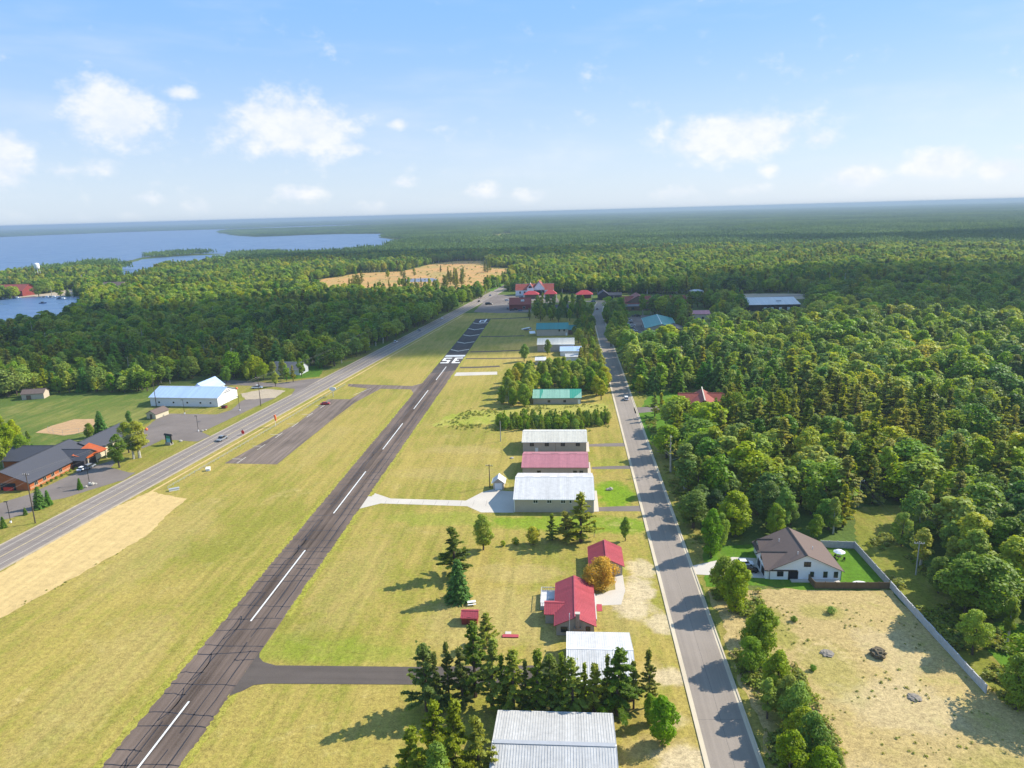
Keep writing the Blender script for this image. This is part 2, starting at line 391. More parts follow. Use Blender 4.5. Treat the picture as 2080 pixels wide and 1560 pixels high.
# ------------------------------------------------------------------ ground sheets
def densify(pts, step, jit, closed=True, seed=0):
    r = random.Random(seed); out = []; n = len(pts)
    for i in range(n if closed else n - 1):
        a = Vector(pts[i]); b = Vector(pts[(i + 1) % n]); L = (b - a).length; k = max(1, int(L / step))
        nn = Vector((-(b - a).y, (b - a).x)).normalized() if L > 0 else Vector((0, 0))
        for j in range(k):
            p = a.lerp(b, j / k)
            if jit and j > 0: p = p + nn * r.uniform(-jit, jit)
            out.append((p.x, p.y))
    if not closed: out.append(tuple(pts[-1]))
    return out
def sheet(name, pts, mat, z, jit=0.0, step=2.0, parent=None, kind='structure', label=None, cat=None):
    if jit: pts = densify(pts, step, jit, seed=len(name) + int(abs(pts[0][0])))
    from mathutils.geometry import tessellate_polygon
    tri = tessellate_polygon([[Vector((x, y, 0)) for x, y in pts]])
    me = bpy.data.meshes.new(name); me.from_pydata([(x, y, z) for x, y in pts], [], [tuple(t) for t in tri])
    bm = bmesh.new(); bm.from_mesh(me); bmesh.ops.recalc_face_normals(bm, faces=bm.faces)
    for f in bm.faces:
        if f.normal.z < 0: f.normal_flip()
    bm.to_mesh(me); bm.free()
    me.materials.append(MATS[mat]); o = bpy.data.objects.new(name, me); C.objects.link(o)
    if parent is not None: o.parent = parent
    else: tag(o, label, cat, kind=kind)
    return o
def strip(name, pts, width, mat, z, parent=None, label=None, cat=None, kind='structure', off=0.0):
    """a band of constant width along a polyline"""
    L, R = [], []
    pts = [Vector(p) for p in pts]
    for i, p in enumerate(pts):
        d = (pts[min(i + 1, len(pts) - 1)] - pts[max(i - 1, 0)]).normalized(); n = Vector((-d.y, d.x))
        q = p + n * off
        L.append(q + n * width / 2); R.append(q - n * width / 2)
    n = len(pts)
    vs = [(p.x, p.y, z) for p in L] + [(p.x, p.y, z) for p in R]
    fs = [(i, n + i, n + i + 1, i + 1) for i in range(n - 1)]
    me = bpy.data.meshes.new(name); me.from_pydata(vs, [], fs); me.materials.append(MATS[mat])
    o = bpy.data.objects.new(name, me); C.objects.link(o)
    if parent is not None: o.parent = parent
    else: tag(o, label, cat, kind=kind)
    return o

def big_ground():
    rs = [0, 60, 120, 250, 500, 1000, 2000, 5000, 12000, 20000, 32000]
    S = 48; vs = [(0, 0, 0)]; fs = []
    for r in rs[1:]: vs += [(r * math.cos(2 * math.pi * j / S), r * math.sin(2 * math.pi * j / S), 0) for j in range(S)]
    for j in range(S): fs.append((0, 1 + j, 1 + (j + 1) % S))
    for k in range(len(rs) - 2):
        a, b = 1 + k * S, 1 + (k + 1) * S
        fs += [(a + j, b + j, b + (j + 1) % S, a + (j + 1) % S) for j in range(S)]
    tag(MB().add(vs, fs).build('ground', 'ground_scrub'), 'open ground under the woods reaching to the horizon', 'ground', kind='structure')
big_ground()

def hx(y): return -158.0 + 0.116 * (y - 177.0)     # highway centre line
RW0, RW1 = -79.8, -66.0                            # runway edges
SX0, SX1 = 22.8, 31.2                              # street kerb to kerb
# airfield grass between highway and street
sheet('airfield_grass', [(hx(40) + 6.3, 40), (SX0 - .6, 40), (SX0 - .6, 600), (-4, 612), (-30, 640), (-62, 655), (hx(650) + 6.3, 650), (hx(400) + 6.3, 400)], 'field_grass', 0.02)
sheet('near_verge', [(SX1 + .8, 40), (37.5, 40), (38.5, 300), (37, 420), (SX1 + .8, 420)], 'verge_grass', 0.02, 0.5)
lot = sheet('vacant_lot', [(33, 70), (110, 70), (92, 112), (79, 120), (76.8, 159), (52, 159.5), (42, 158), (33.5, 158.5)], 'weedy_lot', 0.03, 0.9)
sheet('house_lawn', [(33.2, 159.5), (44, 160.5), (57.8, 158.6), (76.6, 160.4), (76.2, 180.2), (60, 185), (46, 182), (36, 180)], 'lawn', 0.032, 0.4)
sheet('neighbour_lawn', PP([(1990, 1290), (2030, 1262), (2120, 1280), (2140, 1400), (2080, 1410), (2040, 1370)]), 'lawn', 0.03, 0.8)
sheet('wood_clearing', PP([(1735, 1035), (1790, 1025), (1860, 1030), (1835, 1075), (1740, 1090)]), 'verge_grass', 0.03, 0.8)
sheet('log_house_lawn', PP([(1290, 840), (1330, 790), (1400, 800), (1400, 880), (1330, 905), (1305, 880)]), 'lawn', 0.03, 0.6)
# left of the highway
sheet('roadside_lawn', [(hx(60) - 6.4, 60), (hx(420) - 6.4, 420)] + PP([(560, 772), (420, 790), (330, 835), (300, 860), (250, 880), (130, 930), (-30, 985), (-60, 1090)]) + [(-230, 60)], 'verge_grass', 0.02, 0.4)
sheet('ballfield', PP([(-60, 850), (20, 822), (150, 806), (300, 800), (312, 830), (300, 850), (250, 880), (150, 930), (60, 920), (-60, 1000)]), 'ballfield_grass', 0.028, 0.6)
inf = sheet('infield', PP([(72, 879), (105, 865), (150, 852), (190, 851), (196, 862), (190, 872), (150, 882), (130, 885), (100, 881)]), 'dirt_infield', 0.045, 0.2)
sheet('parking_lot', PP([(-60, 1105), (0, 1058), (60, 1042), (100, 1018), (130, 1012), (240, 978), (252, 976), (236, 960), (180, 955), (150, 962), (60, 1004), (-60, 1040)]), 'lot_asphalt', 0.05, 0.15)
sheet('lodge_drive', PP([(150, 962), (180, 950), (240, 932), (225, 950), (262, 960), (276, 960), (250, 976), (200, 985)]), 'lot_asphalt', 0.056, 0.1)
sheet('hall_parking', PP([(290, 875), (300, 866), (330, 840), (440, 842), (470, 833), (490, 815), (540, 792), (575, 795), (560, 808), (520, 826), (410, 878), (428, 886), (402, 897), (330, 893), (306, 905), (285, 912), (297, 893)]), 'lot_asphalt', 0.05, 0.15)
sheet('gravel_yard', PP([(488, 800), (540, 790), (580, 794), (560, 808), (500, 812)]), 'gravel', 0.06, 0.5)
sheet('side_road', PP([(400, 778), (470, 772), (560, 779), (630, 770), (655, 768), (590, 805), (600, 790), (560, 786), (470, 782), (400, 790)]), 'lot_asphalt', 0.054, 0.1)
sheet('sand_strip', PP([(-80, 1200), (0, 1163), (175, 1057), (310, 996), (322, 1003), (380, 1013), (345, 1042), (300, 1086), (200, 1146), (80, 1212), (0, 1256), (-80, 1300)]), 'sand', 0.04, 0.45, 1.5)

# roads
hpts = [(hx(y), y) for y in (40, 150, 300, 450, 600, 700, 800, 900, 1000, 1150)]
hwy = strip('highway', hpts, 12.6, 'highway_asphalt', 0.062, label='two-lane grey highway running diagonally up to the town', cat='road')
strip('shoulder_strip', hpts, 1.0, 'gravel', 0.05, off=6.6, label='pale gravel shoulder along the left edge of the highway', cat='shoulder')
strip('shoulder_strip', hpts, 1.2, 'gravel', 0.05, off=-6.7, label='pale gravel shoulder along the right edge of the highway', cat='shoulder')
strip('gravel_track', [(hx(y), y) for y in (205, 300, 400, 560, 640)], 0.9, 'sand', 0.045, off=-10.2, label='thin sandy track in the grass beside the highway', cat='track')
strip('edge_line', hpts, 0.16, 'paint_worn', 0.07, parent=hwy, off=3.75)
strip('edge_line', hpts, 0.16, 'paint_worn', 0.07, parent=hwy, off=-3.75)
strip('centre_line', hpts, 0.12, 'paint_yellow', 0.07, parent=hwy, off=0.13)
strip('centre_line', hpts, 0.12, 'paint_yellow', 0.07, parent=hwy, off=-0.13)
def wiggle(a, b, n, amp, r):
    a, b = Vector(a), Vector(b); nn = Vector((-(b - a).y, (b - a).x)).normalized()
    w0 = 0; out = []
    for i in range(n + 1):
        w0 = w0 * 0.7 + r.uniform(-amp, amp)
        out.append(a.lerp(b, i / n) + nn * (w0 if 0 < i < n else 0))
    return out
def seams(name, parent, segs, z, w, r):
    mb = MB()
    for pts in segs:
        n = len(pts); L = []; R = []
        for i, p in enumerate(pts):
            d = (pts[min(i + 1, n - 1)] - pts[max(i - 1, 0)]).normalized(); nn = Vector((-d.y, d.x)) * w * r.uniform(.7, 1.35) / 2
            L.append((p.x + nn.x, p.y + nn.y, z)); R.append((p.x - nn.x, p.y - nn.y, z))
        mb.add(L + R, [(i, n + i, n + i + 1, i + 1) for i in range(n - 1)])
    o = mb.build(name, 'crack_seal', parent); o['kind'] = 'stuff'; return o
r = random.Random(3); segs = []
y = 60
while y < 560:
    c = hx(y)
    segs.append(wiggle((c - 6.2, y + r.uniform(-.8, .8)), (c + (6.2 if r.random() < .7 else 0), y + r.uniform(-.8, .8)), 7, .12, r)); y += r.uniform(3.5, 8)
for off in (-5.0, -2.0, .4, 1.9, 4.9):
    segs.append([Vector((hx(yy) + off + r.uniform(-.1, .1), yy)) for yy in range(50, 620, 6)])
seams('crack_seal', hwy, segs, 0.0665, 0.10, r)

# street with kerbs; it bends right at the far end
spts = [(27.0, 40), (27.0, 300), (26.8, 560), (26.7, 610), (27.3, 640), (29.0, 668), (31.5, 690), (33.6, 706), (34.5, 716)]
st = strip('street', spts, 8.4, 'street_asphalt', 0.05, label='straight light grey street with pale kerbs', cat='road')
strip('gutter', spts, 0.55, 'kerb_concrete', 0.056, parent=st, off=4.3)
strip('gutter', spts, 0.55, 'kerb_concrete', 0.056, parent=st, off=-4.3)
def kerb(off):
    mb = MB(); pts = [Vector(p) for p in spts]
    for i in range(len(pts) - 1):
        d = (pts[i + 1] - pts[i]).normalized(); n = Vector((-d.y, d.x))
        a = pts[i] + n * off; b = pts[i + 1] + n * off
        mb.box(((a.x + b.x) / 2, (a.y + b.y) / 2, 0.07), ((b - a).length / 2, 0.16, 0.12), (d.x, d.y, 0), (n.x, n.y, 0))
    mb.build('kerb', 'kerb_concrete', st)
kerb(4.72); kerb(-4.72)
segs = []
y = 60
while y < 400:
    segs.append(wiggle((22.9, y), (31.1, y + r.uniform(-.6, .6)), 8, .10, r)); y += r.uniform(28, 60)
segs.append([Vector((27.0 + r.uniform(-.06, .06), yy)) for yy in range(42, 600, 5)])
seams('crack_seal', st, segs, 0.0545, 0.035, r)
# cross road and town paving
strip('cross_road', PP([(985, 622), (1060, 615), (1200, 612), (1300, 611), (1420, 612), (1560, 604), (1700, 596)]), 9.0, 'street_asphalt', 0.075, label='cross road through the small town beyond the airfield', cat='road')
sheet('town_paving', PP([(962, 634), (985, 610), (1005, 598), (1045, 600), (1130, 600), (1135, 612), (1078, 612), (1080, 634), (1010, 636)]), 'lot_asphalt', 0.06, 0.5, 6)
sheet('shop_yard', PP([(1268, 645), (1300, 640), (1395, 640), (1400, 648), (1330, 650), (1310, 690), (1290, 698), (1272, 690)]), 'lot_asphalt', 0.06, 0.5, 6)
sheet('dirt_yard', PP([(1380, 607), (1400, 598), (1560, 596), (1660, 597), (1660, 606), (1500, 612), (1400, 614)]), 'gravel', 0.06, 1.0, 8)
sheet('concrete_path', PP([(1207, 1208), (1225, 1206), (1238, 1200), (1250, 1198), (1248, 1168), (1265, 1168), (1270, 1200), (1262, 1228), (1208, 1231)]), 'concrete', 0.045)
for k, (a, b) in enumerate((((1206, 1033), (1302, 1041)), ((1202, 951), (1282, 955)), ((1192, 902), (1270, 912)))):
    A = P(a[0], (a[1] + b[1]) / 2 - 2); w2 = (1.9, 1.5, 1.9)[k]
    sheet('driveway', [(A[0], A[1] - w2 * .7), (15, A[1] - w2 + .6), (22.2, A[1] - w2 * 1.1 + .9), (22.2, A[1] + w2 * 1.1 + .9), (15, A[1] + w2 + .6), (A[0], A[1] + w2 * .8)], 'lot_asphalt', 0.04)
sheet('driveway', [(31.7, 165.5), (48.8, 163.9), (48.8, 174.5), (43, 175), (31.7, 170)], 'concrete', 0.05)
sheet('driveway', PP([(1287, 828), (1330, 826), (1370, 822), (1370, 832), (1330, 836), (1290, 840)]), 'lot_asphalt', 0.05)

# runway
RWY1 = 614.0
rw = sheet('runway', [(RW0, 40), (RW1, 40), (RW1, RWY1), (RW0, RWY1)], 'runway_asphalt', 0.06, label='long dark asphalt runway with a dashed white centre line', cat='runway')
sheet('runway_overrun', [(RW0 + .02, 398), (RW1 - .02, 406), (RW1 - .02, RWY1 - .1), (RW0 + .02, RWY1 - .1)], 'runway_dark', 0.066, parent=rw)
segs = []; r = random.Random(11); y = 55
while y < 400:
    t_ = r.random(); x0, x1 = RW0 + .1, RW1 - .1
    if t_ < .22: x1 = RW0 + 5
    elif t_ < .44: x0 = RW1 - 4.5
    segs.append(wiggle((x0, y + r.uniform(-.7, .7)), (x1, y + r.uniform(-.7, .7)), 9, .22, r)); y += r.uniform(2.2, 6.5)
for off in (3.4, 4.6, 9.4, 11.5):
    yy = 45
    while yy < 400:
        L = r.uniform(14, 60); segs.append([Vector((RW0 + off + r.uniform(-.14, .14), yy + k * 4)) for k in range(int(L / 4) + 2)]); yy += L + r.uniform(0, 14)
for k in range(10):
    yy = r.uniform(60, 330); segs.append([Vector((RW0 + 3.4 + 1.2 * math.sin(a), yy + 3 * a)) for a in np.linspace(0, 3.1, 9)])
seams('crack_seal', rw, segs, 0.064, 0.25, r)
CXR = (RW0 + RW1) / 2 - .35
for (pa, pb) in (((262, 1580), (382, 1425)), ((505, 1262), (616, 1118)), ((672, 1043), (738, 958)), ((771, 913), (812, 860)), ((836, 831), (864, 793)), ((882, 772), (903, 745))):
    ya, yb = P(*pa)[1], P(*pb)[1]
    sheet('runway_dash', [(CXR - .2, ya), (CXR + .2, ya), (CXR + .2, yb), (CXR - .2, yb)], 'paint_white', 0.072, parent=rw)
ya, yb = P(905, 724.8)[1], P(905, 721.6)[1]
sheet('threshold_bar', [(RW0 + .6, ya), (RW1 - .4, ya), (RW1 - .4, yb), (RW0 + .6, yb)], 'paint_white', 0.072, parent=rw)
def glyph(name, rects, x0, x1, y0, y1):
    mb = MB()
    for (a, b, c, d) in rects:
        X = lambda u: x0 + (x1 - x0) * u
        Y = lambda v: y0 + (y1 - y0) * v
        mb.add([(X(a), Y(b), .072), (X(c), Y(b), .072), (X(c), Y(d), .072), (X(a), Y(d), .072)], [(0, 1, 2, 3)])
    return mb.build(name, 'paint_white', rw)
y0, y1 = P(900, 738)[1], P(900, 727)[1]
glyph('painted_digit', [(0, 0, 1, .16), (.68, .16, 1, .42), (0, .42, 1, .58), (0, .58, .32, .84), (0, .84, 1, 1)], RW0 + .9, RW0 + 6.1, y0, y1)
glyph('painted_digit', [(0, 0, 1, .16), (0, .16, .34, .42), (0, .42, .66, .58), (0, .58, .34, .84), (0, .84, 1, 1)], RW0 + 8.0, RW0 + 13.2, y0, y1)
y0, y1 = P(975, 655)[1], P(980, 648.3)[1]
glyph('painted_letter', [(.78, 0, 1, 1), (0, 0, .78, .14), (0, .14, .22, .52), (0, .52, .78, .66)], RW0 + 5.2, RW0 + 10.6, y0, y1)
for (pe, pa) in ((656.2, 658.6), (667.6, 670.6), (680.2, 683), (694.7, 697.6), (710.2, 713.6)):
    ye, yc = P(970, pe)[1], P(960, pa)[1]; h = (ye - yc) * .22 + .9
    MB().add([(RW0 + .6, ye, .072), (CXR, yc, .072), (RW1 - .6, ye, .072), (RW1 - .6, ye + h, .072), (CXR, yc + h, .072), (RW0 + .6, ye + h, .072)], [(0, 1, 4, 5), (1, 2, 3, 4)]).build('chevron', 'paint_worn', rw)
for (xa, xb) in ((RW0 - 1.5, RW0 + .12), (RW1 - .12, RW1 + 1.4)):
    for (ya, yb) in ((40, 123.5), (143.5, 205), (215, 352), (376, 612)) if xa > -70 else ((40, 351), (375, 612)):
        sheet('grass_edge', [(xa, ya), (xb, ya), (xb, yb), (xa, yb)], 'edge_grass', 0.0695, 0.34, 0.7)
# tie-down apron and taxi links
ap = sheet('apron', [(-130.5, 246.5), (-109.4, 245.5), (-107.6, 300), (-105.5, 335), (-99.5, 364), (-107.2, 364), (-110, 341), (-121.5, 341), (-121.8, 300)], 'apron_asphalt', 0.05)
sheet('taxi_link', [(-121, 374), (-119.5, 368.5), (-107, 363.2), (-83, 360.6), (RW0 + .1, 352), (RW0 + .1, 374), (-84, 368)], 'apron_asphalt', 0.054)
segs = []; r = random.Random(5)
for off in (-127, -124, -121, -118.5, -116, -113.5, -111): segs.append([Vector((off + (yy - 246) * .075 + r.uniform(-.2, .2), yy)) for yy in range(247, 338, 4)])
seams('crack_seal', ap, segs, 0.053, 0.14, r)
for k in range(6):
    y = 250 + k * 15.5; x = -127.2 + (y - 246) * .075
    sheet('tie_down_mark', [(x - 2.9, y + 1.5), (x + 1.2, y + 1.1), (x + 1.2, y + 1.4), (x - 2.9, y + 1.8)], 'paint_worn', 0.058, parent=ap)
    sheet('tie_down_mark', [(x + 1.2, y - 3.4), (x + 1.5, y - 3.4), (x + 1.9, y + 3.6), (x + 1.6, y + 3.6)], 'paint_worn', 0.0585, parent=ap)
sheet('tie_down_mark', [(-111, 349), (-110.7, 349), (-105.2, 364), (-105.5, 364)], 'paint_worn', 0.058, parent=ap)
sheet('taxiway', [(RW1 - .2, P(490, 1405)[1] - 1.5)] + PP([(497, 1402), (515, 1392), (545, 1389), (840, 1391), (1090, 1392), (1090, 1352), (840, 1355), (560, 1352), (535, 1345), (527, 1336)]) + [(RW1 - .2, P(527, 1336)[1] + 2.0)], 'taxi_asphalt', 0.0705)
sheet('concrete_taxiway', [(RW1, P(735, 1027)[1] - 2.5), (-60.3, P(760, 1022)[1] - .3), (-32, 207.3), (-27, 202.6), (-16.9, 202.6), (-16.9, 219.5), (-21, 220), (-25, 221.5), (-28.5, 219), (-33, 211.8), (-58, 213.2), (RW1, P(748, 1003)[1] + 1.5)], 'concrete', 0.05)
for k in range(9):
    x = -59 + k * 4.1
    sheet('joint', [(x, 207.6), (x + .07, 207.6), (x + .07, 211.7), (x, 211.7)], 'lot_asphalt', 0.054, parent=bpy.data.objects['concrete_taxiway'])
sheet('concrete_strip', PP([(918, 764), (1010, 761), (1010, 755), (921, 757)]), 'concrete', 0.05)
for k, (a, b, m_) in enumerate((((925, 747), (1015, 744), 'lot_asphalt'), ((938, 728.5), (1070, 727), 'lot_asphalt'), ((945, 715), (1070, 711), 'lot_asphalt'), ((972, 683.5), (1065, 682), 'lot_asphalt'), ((992, 648), (1075, 644.5), 'lot_asphalt'))):
    strip('taxi_path', PP([a, ((a[0] + b[0]) / 2, (a[1] + b[1]) / 2 + .6), b]), (4.0, 3.0, 3.2, 3.5, 4.5)[k], 'taxi_asphalt', 0.05 + k * .001)
# brushy strip of light green weeds by the sapling row
sheet('weed_patch', PP([(880, 866), (905, 846), (960, 832), (1010, 836), (1080, 822), (1230, 820), (1240, 850), (1000, 862), (930, 864)]), 'weed_ground', 0.03, 1.6, 1.2)
# cleared construction ground and waters
CLEAR = PP([(612, 576), (660, 566), (695, 562), (727, 555), (820, 551), (857, 541), (882, 535), (932, 530), (985, 530), (1000, 543), (1050, 545), (1050, 556), (1018, 571), (985, 588), (950, 604), (925, 600), (795, 602, ), (727, 600), (650, 597)])
sheet('cleared_ground', CLEAR, 'dirt', 0.08, 4.0, 20)
sheet('bank_grass', PP([(985, 588), (1020, 571), (1048, 556), (1052, 560), (1030, 575), (1000, 592)]), 'lawn', 0.1, 1.0, 8)
sheet('settling_pond', PP([(815, 571), (835, 566), (880, 565), (892, 569), (880, 572), (830, 573)]), 'pond_liner', 0.12, 1.0, 8)
LAKE = PP([(-160, 487), (0, 482), (120, 477), (250, 472), (445, 466), (600, 460), (770, 455.5), (957, 453.3), (957, 455), (770, 459), (600, 464.5), (520, 468.5), (455, 470.5), (447, 474), (480, 479), (520, 481.5), (580, 479.5), (640, 477), (700, 475.5), (775, 475), (783, 478), (770, 483), (800, 487), (838, 487.5)]) + \
       PP([(800, 493, 9), (780, 500, 10), (700, 505, 10), (640, 508, 10), (520, 512, 6), (400, 515), (330, 519), (290, 523), (250, 529, 3), (180, 528, 12), (100, 535, 14), (40, 543, 14), (0, 549, 14), (-160, 562, 14)])
INLET = PP([(238, 554, 14), (248, 539), (290, 527), (330, 523), (375, 519.8), (470, 516.5), (460, 520, 10), (400, 525, 12), (330, 533, 14), (275, 549, 16)])
POND = PP([(-120, 618), (-20, 612), (35, 607), (100, 601.5), (150, 603), (175, 602), (180, 608)]) + PP([(150, 620, 14), (110, 634, 14), (50, 642, 14), (0, 648, 14), (-120, 660, 14)])
sheet('lake', LAKE, 'water', 0.5, 8.0, 60, label='wide blue lake filling the left horizon', cat='lake')
sheet('inlet', INLET, 'water', 0.4, 3.0, 30, label='narrow pale inlet between the lake and the wood', cat='lake')
sheet('harbour', POND, 'water', 0.4, 2.0, 20, label='small blue harbour at the left edge', cat='lake')
BEACH = PP([(35, 607), (100, 601), (150, 603), (175, 590), (140, 588), (100, 596), (40, 602)])
sheet('beach', BEACH, 'gravel', 0.3, 1.5, 10)
MEADOWS = [PP(q) for q in ([(1215, 461.5), (1240, 458.5), (1285, 458.5), (1285, 461.5)], [(1395, 469), (1450, 464.5), (1495, 463), (1495, 466.5)], [(990, 479), (1040, 473), (1045, 480), (1000, 487)], [(870, 499), (930, 496), (1090, 491), (1090, 495), (930, 500)], [(1700, 470), (1800, 466), (1790, 470)], [(480, 590, 8), (530, 583, 8), (600, 585, 8), (600, 592, 8), (500, 600, 8)])]
for q in MEADOWS: sheet('meadow', q, 'verge_grass', 0.2, 3.0, 30)
sheet('house_yard', PP([(575, 772), (600, 745), (660, 742), (650, 765)]), 'lawn', 0.04, 0.5)

# ------------------------------------------------------------------ trees
def quads(cen, nor, sz, rng, asp=1.0, axis=None):
    n = len(cen)
    nor = nor / np.linalg.norm(nor, axis=1, keepdims=True)
    a = rng.normal(size=(n, 3)) if axis is None else axis
    t = a - nor * (a * nor).sum(1, keepdims=True); t /= np.linalg.norm(t, axis=1, keepdims=True) + 1e-9
    b = np.cross(nor, t)
    s = sz.reshape(-1, 1) * 0.5
    t = t * s * asp; b = b * s
    v = np.stack([cen - t, cen - b * .8 - t * .1, cen + t, cen + b * .8 + t * .1], 1).reshape(-1, 3)
    return v
def leaf_mesh(name, v, mat, extra=None):
    n = len(v) // 4
    me = bpy.data.meshes.new(name)
    if extra is None:
        me.vertices.add(len(v)); me.vertices.foreach_set('co', v.astype(np.float32).ravel())
        me.loops.add(4 * n); me.loops.foreach_set('vertex_index', np.arange(4 * n, dtype=np.int32))
        me.polygons.add(n); me.polygons.foreach_set('loop_start', np.arange(0, 4 * n, 4, dtype=np.int32))
        me.materials.append(MATS[mat]); me.update(calc_edges=True)
    else:
        mb, m2 = extra
        vs = v.tolist() + mb.v; fs = [tuple(range(4 * i, 4 * i + 4)) for i in range(n)] + [tuple(4 * n + i for i in f) for f in mb.f]
        me.from_pydata(vs, [], fs); me.materials.append(MATS[mat]); me.materials.append(MATS[m2])
        mi = np.zeros(len(fs), np.int32); mi[n:] = 1; me.polygons.foreach_set('material_index', mi); me.update()
    return me
def g_broad(seed, h, cr, nleaf, ls, base=0.22, tall=False):
    rng = np.random.default_rng(seed)
    zc = h * (0.5 + base * .5); hz = h * (1 - base) / 2
    nl = 34 if not tall else 26
    t = (np.arange(nl) + rng.uniform(0, 1, nl)) / nl
    prof = np.sin(math.pi * np.clip(.10 + .84 * t, 0, 1)) ** .65 if not tall else np.sin(math.pi * np.clip(.16 + .78 * t, 0, 1)) ** .55
    lr = cr * rng.uniform(.24, .42, nl) * (1.0 if not tall else 1.2) * (.75 + .35 * prof)
    th = rng.uniform(0, 6.28, nl); rr_ = np.maximum(cr * prof - lr * .8, 0.05) * np.sqrt(rng.uniform(.25, 1, nl)) * rng.uniform(.85, 1.15, nl)
    c = np.stack([np.cos(th) * rr_, np.sin(th) * rr_, h * base + lr * .6 + t * (h * (1 - base) - lr * 1.35)], 1)
    k = rng.integers(0, nl, nleaf)
    dd = rng.normal(size=(nleaf, 3)); dd[:, 2] += 0.35; dd /= np.linalg.norm(dd, axis=1, keepdims=True)
    rr = lr[k] * rng.uniform(.62, 1.14, nleaf)
    pos = c[k] + dd * rr[:, None] * np.array([[1, 1, .82]])
    keep = np.ones(nleaf, bool)
    for j in range(nl):
        dist = np.linalg.norm((pos - c[j]) / np.array([[1, 1, .82]]), axis=1)
        keep &= ~((dist < lr[j] * .58) & (k != j))
    keep &= pos[:, 2] > h * base * .5 + .15
    pos, dd = pos[keep], dd[keep]; n = len(pos)
    nor = dd * .9 + rng.normal(size=(n, 3)) * .42 + [0, 0, .25]
    v = quads(pos, nor, ls * rng.uniform(.6, 1.35, n), rng, 1.15)
    mb = MB(); tr = h * .016 + .05
    top = (rng.uniform(-.3, .3), rng.uniform(-.3, .3), h * .78)
    mb.tube([(0, 0, -.1), (0.02 * h * rng.uniform(-1, 1), .02 * h * rng.uniform(-1, 1), h * .3), (top[0] * .6, top[1] * .6, h * .55), top], [tr * 1.25, tr, tr * .7, tr * .25], 6)
    for j in range(7):
        z0 = h * rng.uniform(base * .9, .55); e = c[j]
        mb.tube([(0, 0, z0), (e[0] * .5, e[1] * .5, (z0 + e[2]) / 2 + .2), tuple(e)], [tr * .5, tr * .32, tr * .12], 4)
    return v, mb
def g_pine(seed, h, cr, nleaf, ls, base=0.22, dense=1.0):
    rng = np.random.default_rng(seed)
    mb = MB(); tr = h * .011 + .05; bend = rng.uniform(-.04, .04, 2) * h
    ax = lambda z: np.array([bend[0] * (z / h) ** 2, bend[1] * (z / h) ** 2, z])
    mb.tube([tuple(ax(h * t)) if t > 0 else (0, 0, -.1) for t in (0, .3, .6, .85, .98)], [tr * 1.3, tr, tr * .7, tr * .35, tr * .1], 6)
    P_, A_ = [], []
    nb = int(74 * dense); per = max(4, nleaf // nb)
    for i in range(nb):
        t = base + (1 - base) * (i + rng.random()) / nb
        u = (t - base) / (1 - base)
        L = cr * (0.07 + 1.0 * min(1, .55 + u / .25) * (1 - u) ** .85) * rng.uniform(.45, 1.25)
        th = rng.uniform(0, 2 * math.pi); up = rng.uniform(-.15, .35) + .35 * u
        dr = np.array([math.cos(th), math.sin(th), up]); dr /= np.linalg.norm(dr)
        o = ax(h * t)
        mb.tube([tuple(o), tuple(o + dr * L * .8)], [tr * .28 * (1.1 - u), .012], 3, False)
        m = int(per * (0.45 + L / cr))
        s = rng.uniform(.12, 1.06, m) ** .7
        p = o + dr * (L * s)[:, None] + rng.normal(size=(m, 3)) * np.array([[.5, .5, .26]]) * (0.10 + .13 * L * .35)
        P_.append(p); A_.append(np.repeat(dr[None] * 1.0, m, 0) + rng.normal(size=(m, 3)) * .7 + [0, 0, .35])
    top = ax(h * .97) + rng.normal(size=(nleaf // 26, 3)) * [.22, .22, h * .028]; P_.append(top); A_.append(rng.normal(size=(len(top), 3)) + [0, 0, 1.2])
    pos = np.concatenate(P_); a = np.concatenate(A_); n = len(pos)
    nor = rng.normal(size=(n, 3)) * .5 + [0, 0, .6]; out = pos - np.stack([np.zeros(n), np.zeros(n), pos[:, 2]], 1); nor += out / (np.linalg.norm(out, axis=1, keepdims=True) + .1) * .75
    return quads(pos, nor, ls * rng.uniform(.6, 1.3, n), rng, 1.5, a), mb
def g_spruce(seed, h, cr, nleaf, ls):
    rng = np.random.default_rng(seed); mb = MB(); tr = h * .012 + .05
    mb.tube([(0, 0, -.1), (0, 0, h * .5), (0, 0, h * .97)], [tr * 1.2, tr * .7, tr * .1], 6)
    P_, A_ = [], []
    nw = 17
    for i in range(nw):
        t = .06 + .92 * i / nw; R = cr * (1 - t) ** .85 + .15
        nbr = max(5, int(11 * (1 - t) + 4))
        for j in range(nbr):
            th = 2 * math.pi * (j + rng.random()) / nbr; L = R * rng.uniform(.75, 1.15)
            dr = np.array([math.cos(th), math.sin(th), -.28 + .4 * t])
            m = max(5, int(nleaf / (nw * 9) * (.35 + 1.3 * L / cr)))
            s = rng.uniform(.1, 1, m) ** .7
            p = np.array([0, 0, h * t]) + dr * (L * s)[:, None] + rng.normal(size=(m, 3)) * np.array([[.16, .16, .10]]) * (.4 + L * .3)
            P_.append(p); A_.append(np.repeat(dr[None], m, 0) + rng.normal(size=(m, 3)) * .35)
    pos = np.concatenate(P_); a = np.concatenate(A_); n = len(pos)
    nor = rng.normal(size=(n, 3)) * .45 + [0, 0, .9]; nor[:, :2] += a[:, :2] * .45
    return quads(pos, nor, ls * rng.uniform(.6, 1.3, n), rng, 1.7, a), mb
KIND = {}
def reg(kind, gens, leaf, bark, h):
    KIND[kind] = [(leaf_mesh('crown', v, leaf), mb.mesh('trunk', bark), h) for v, mb in gens]
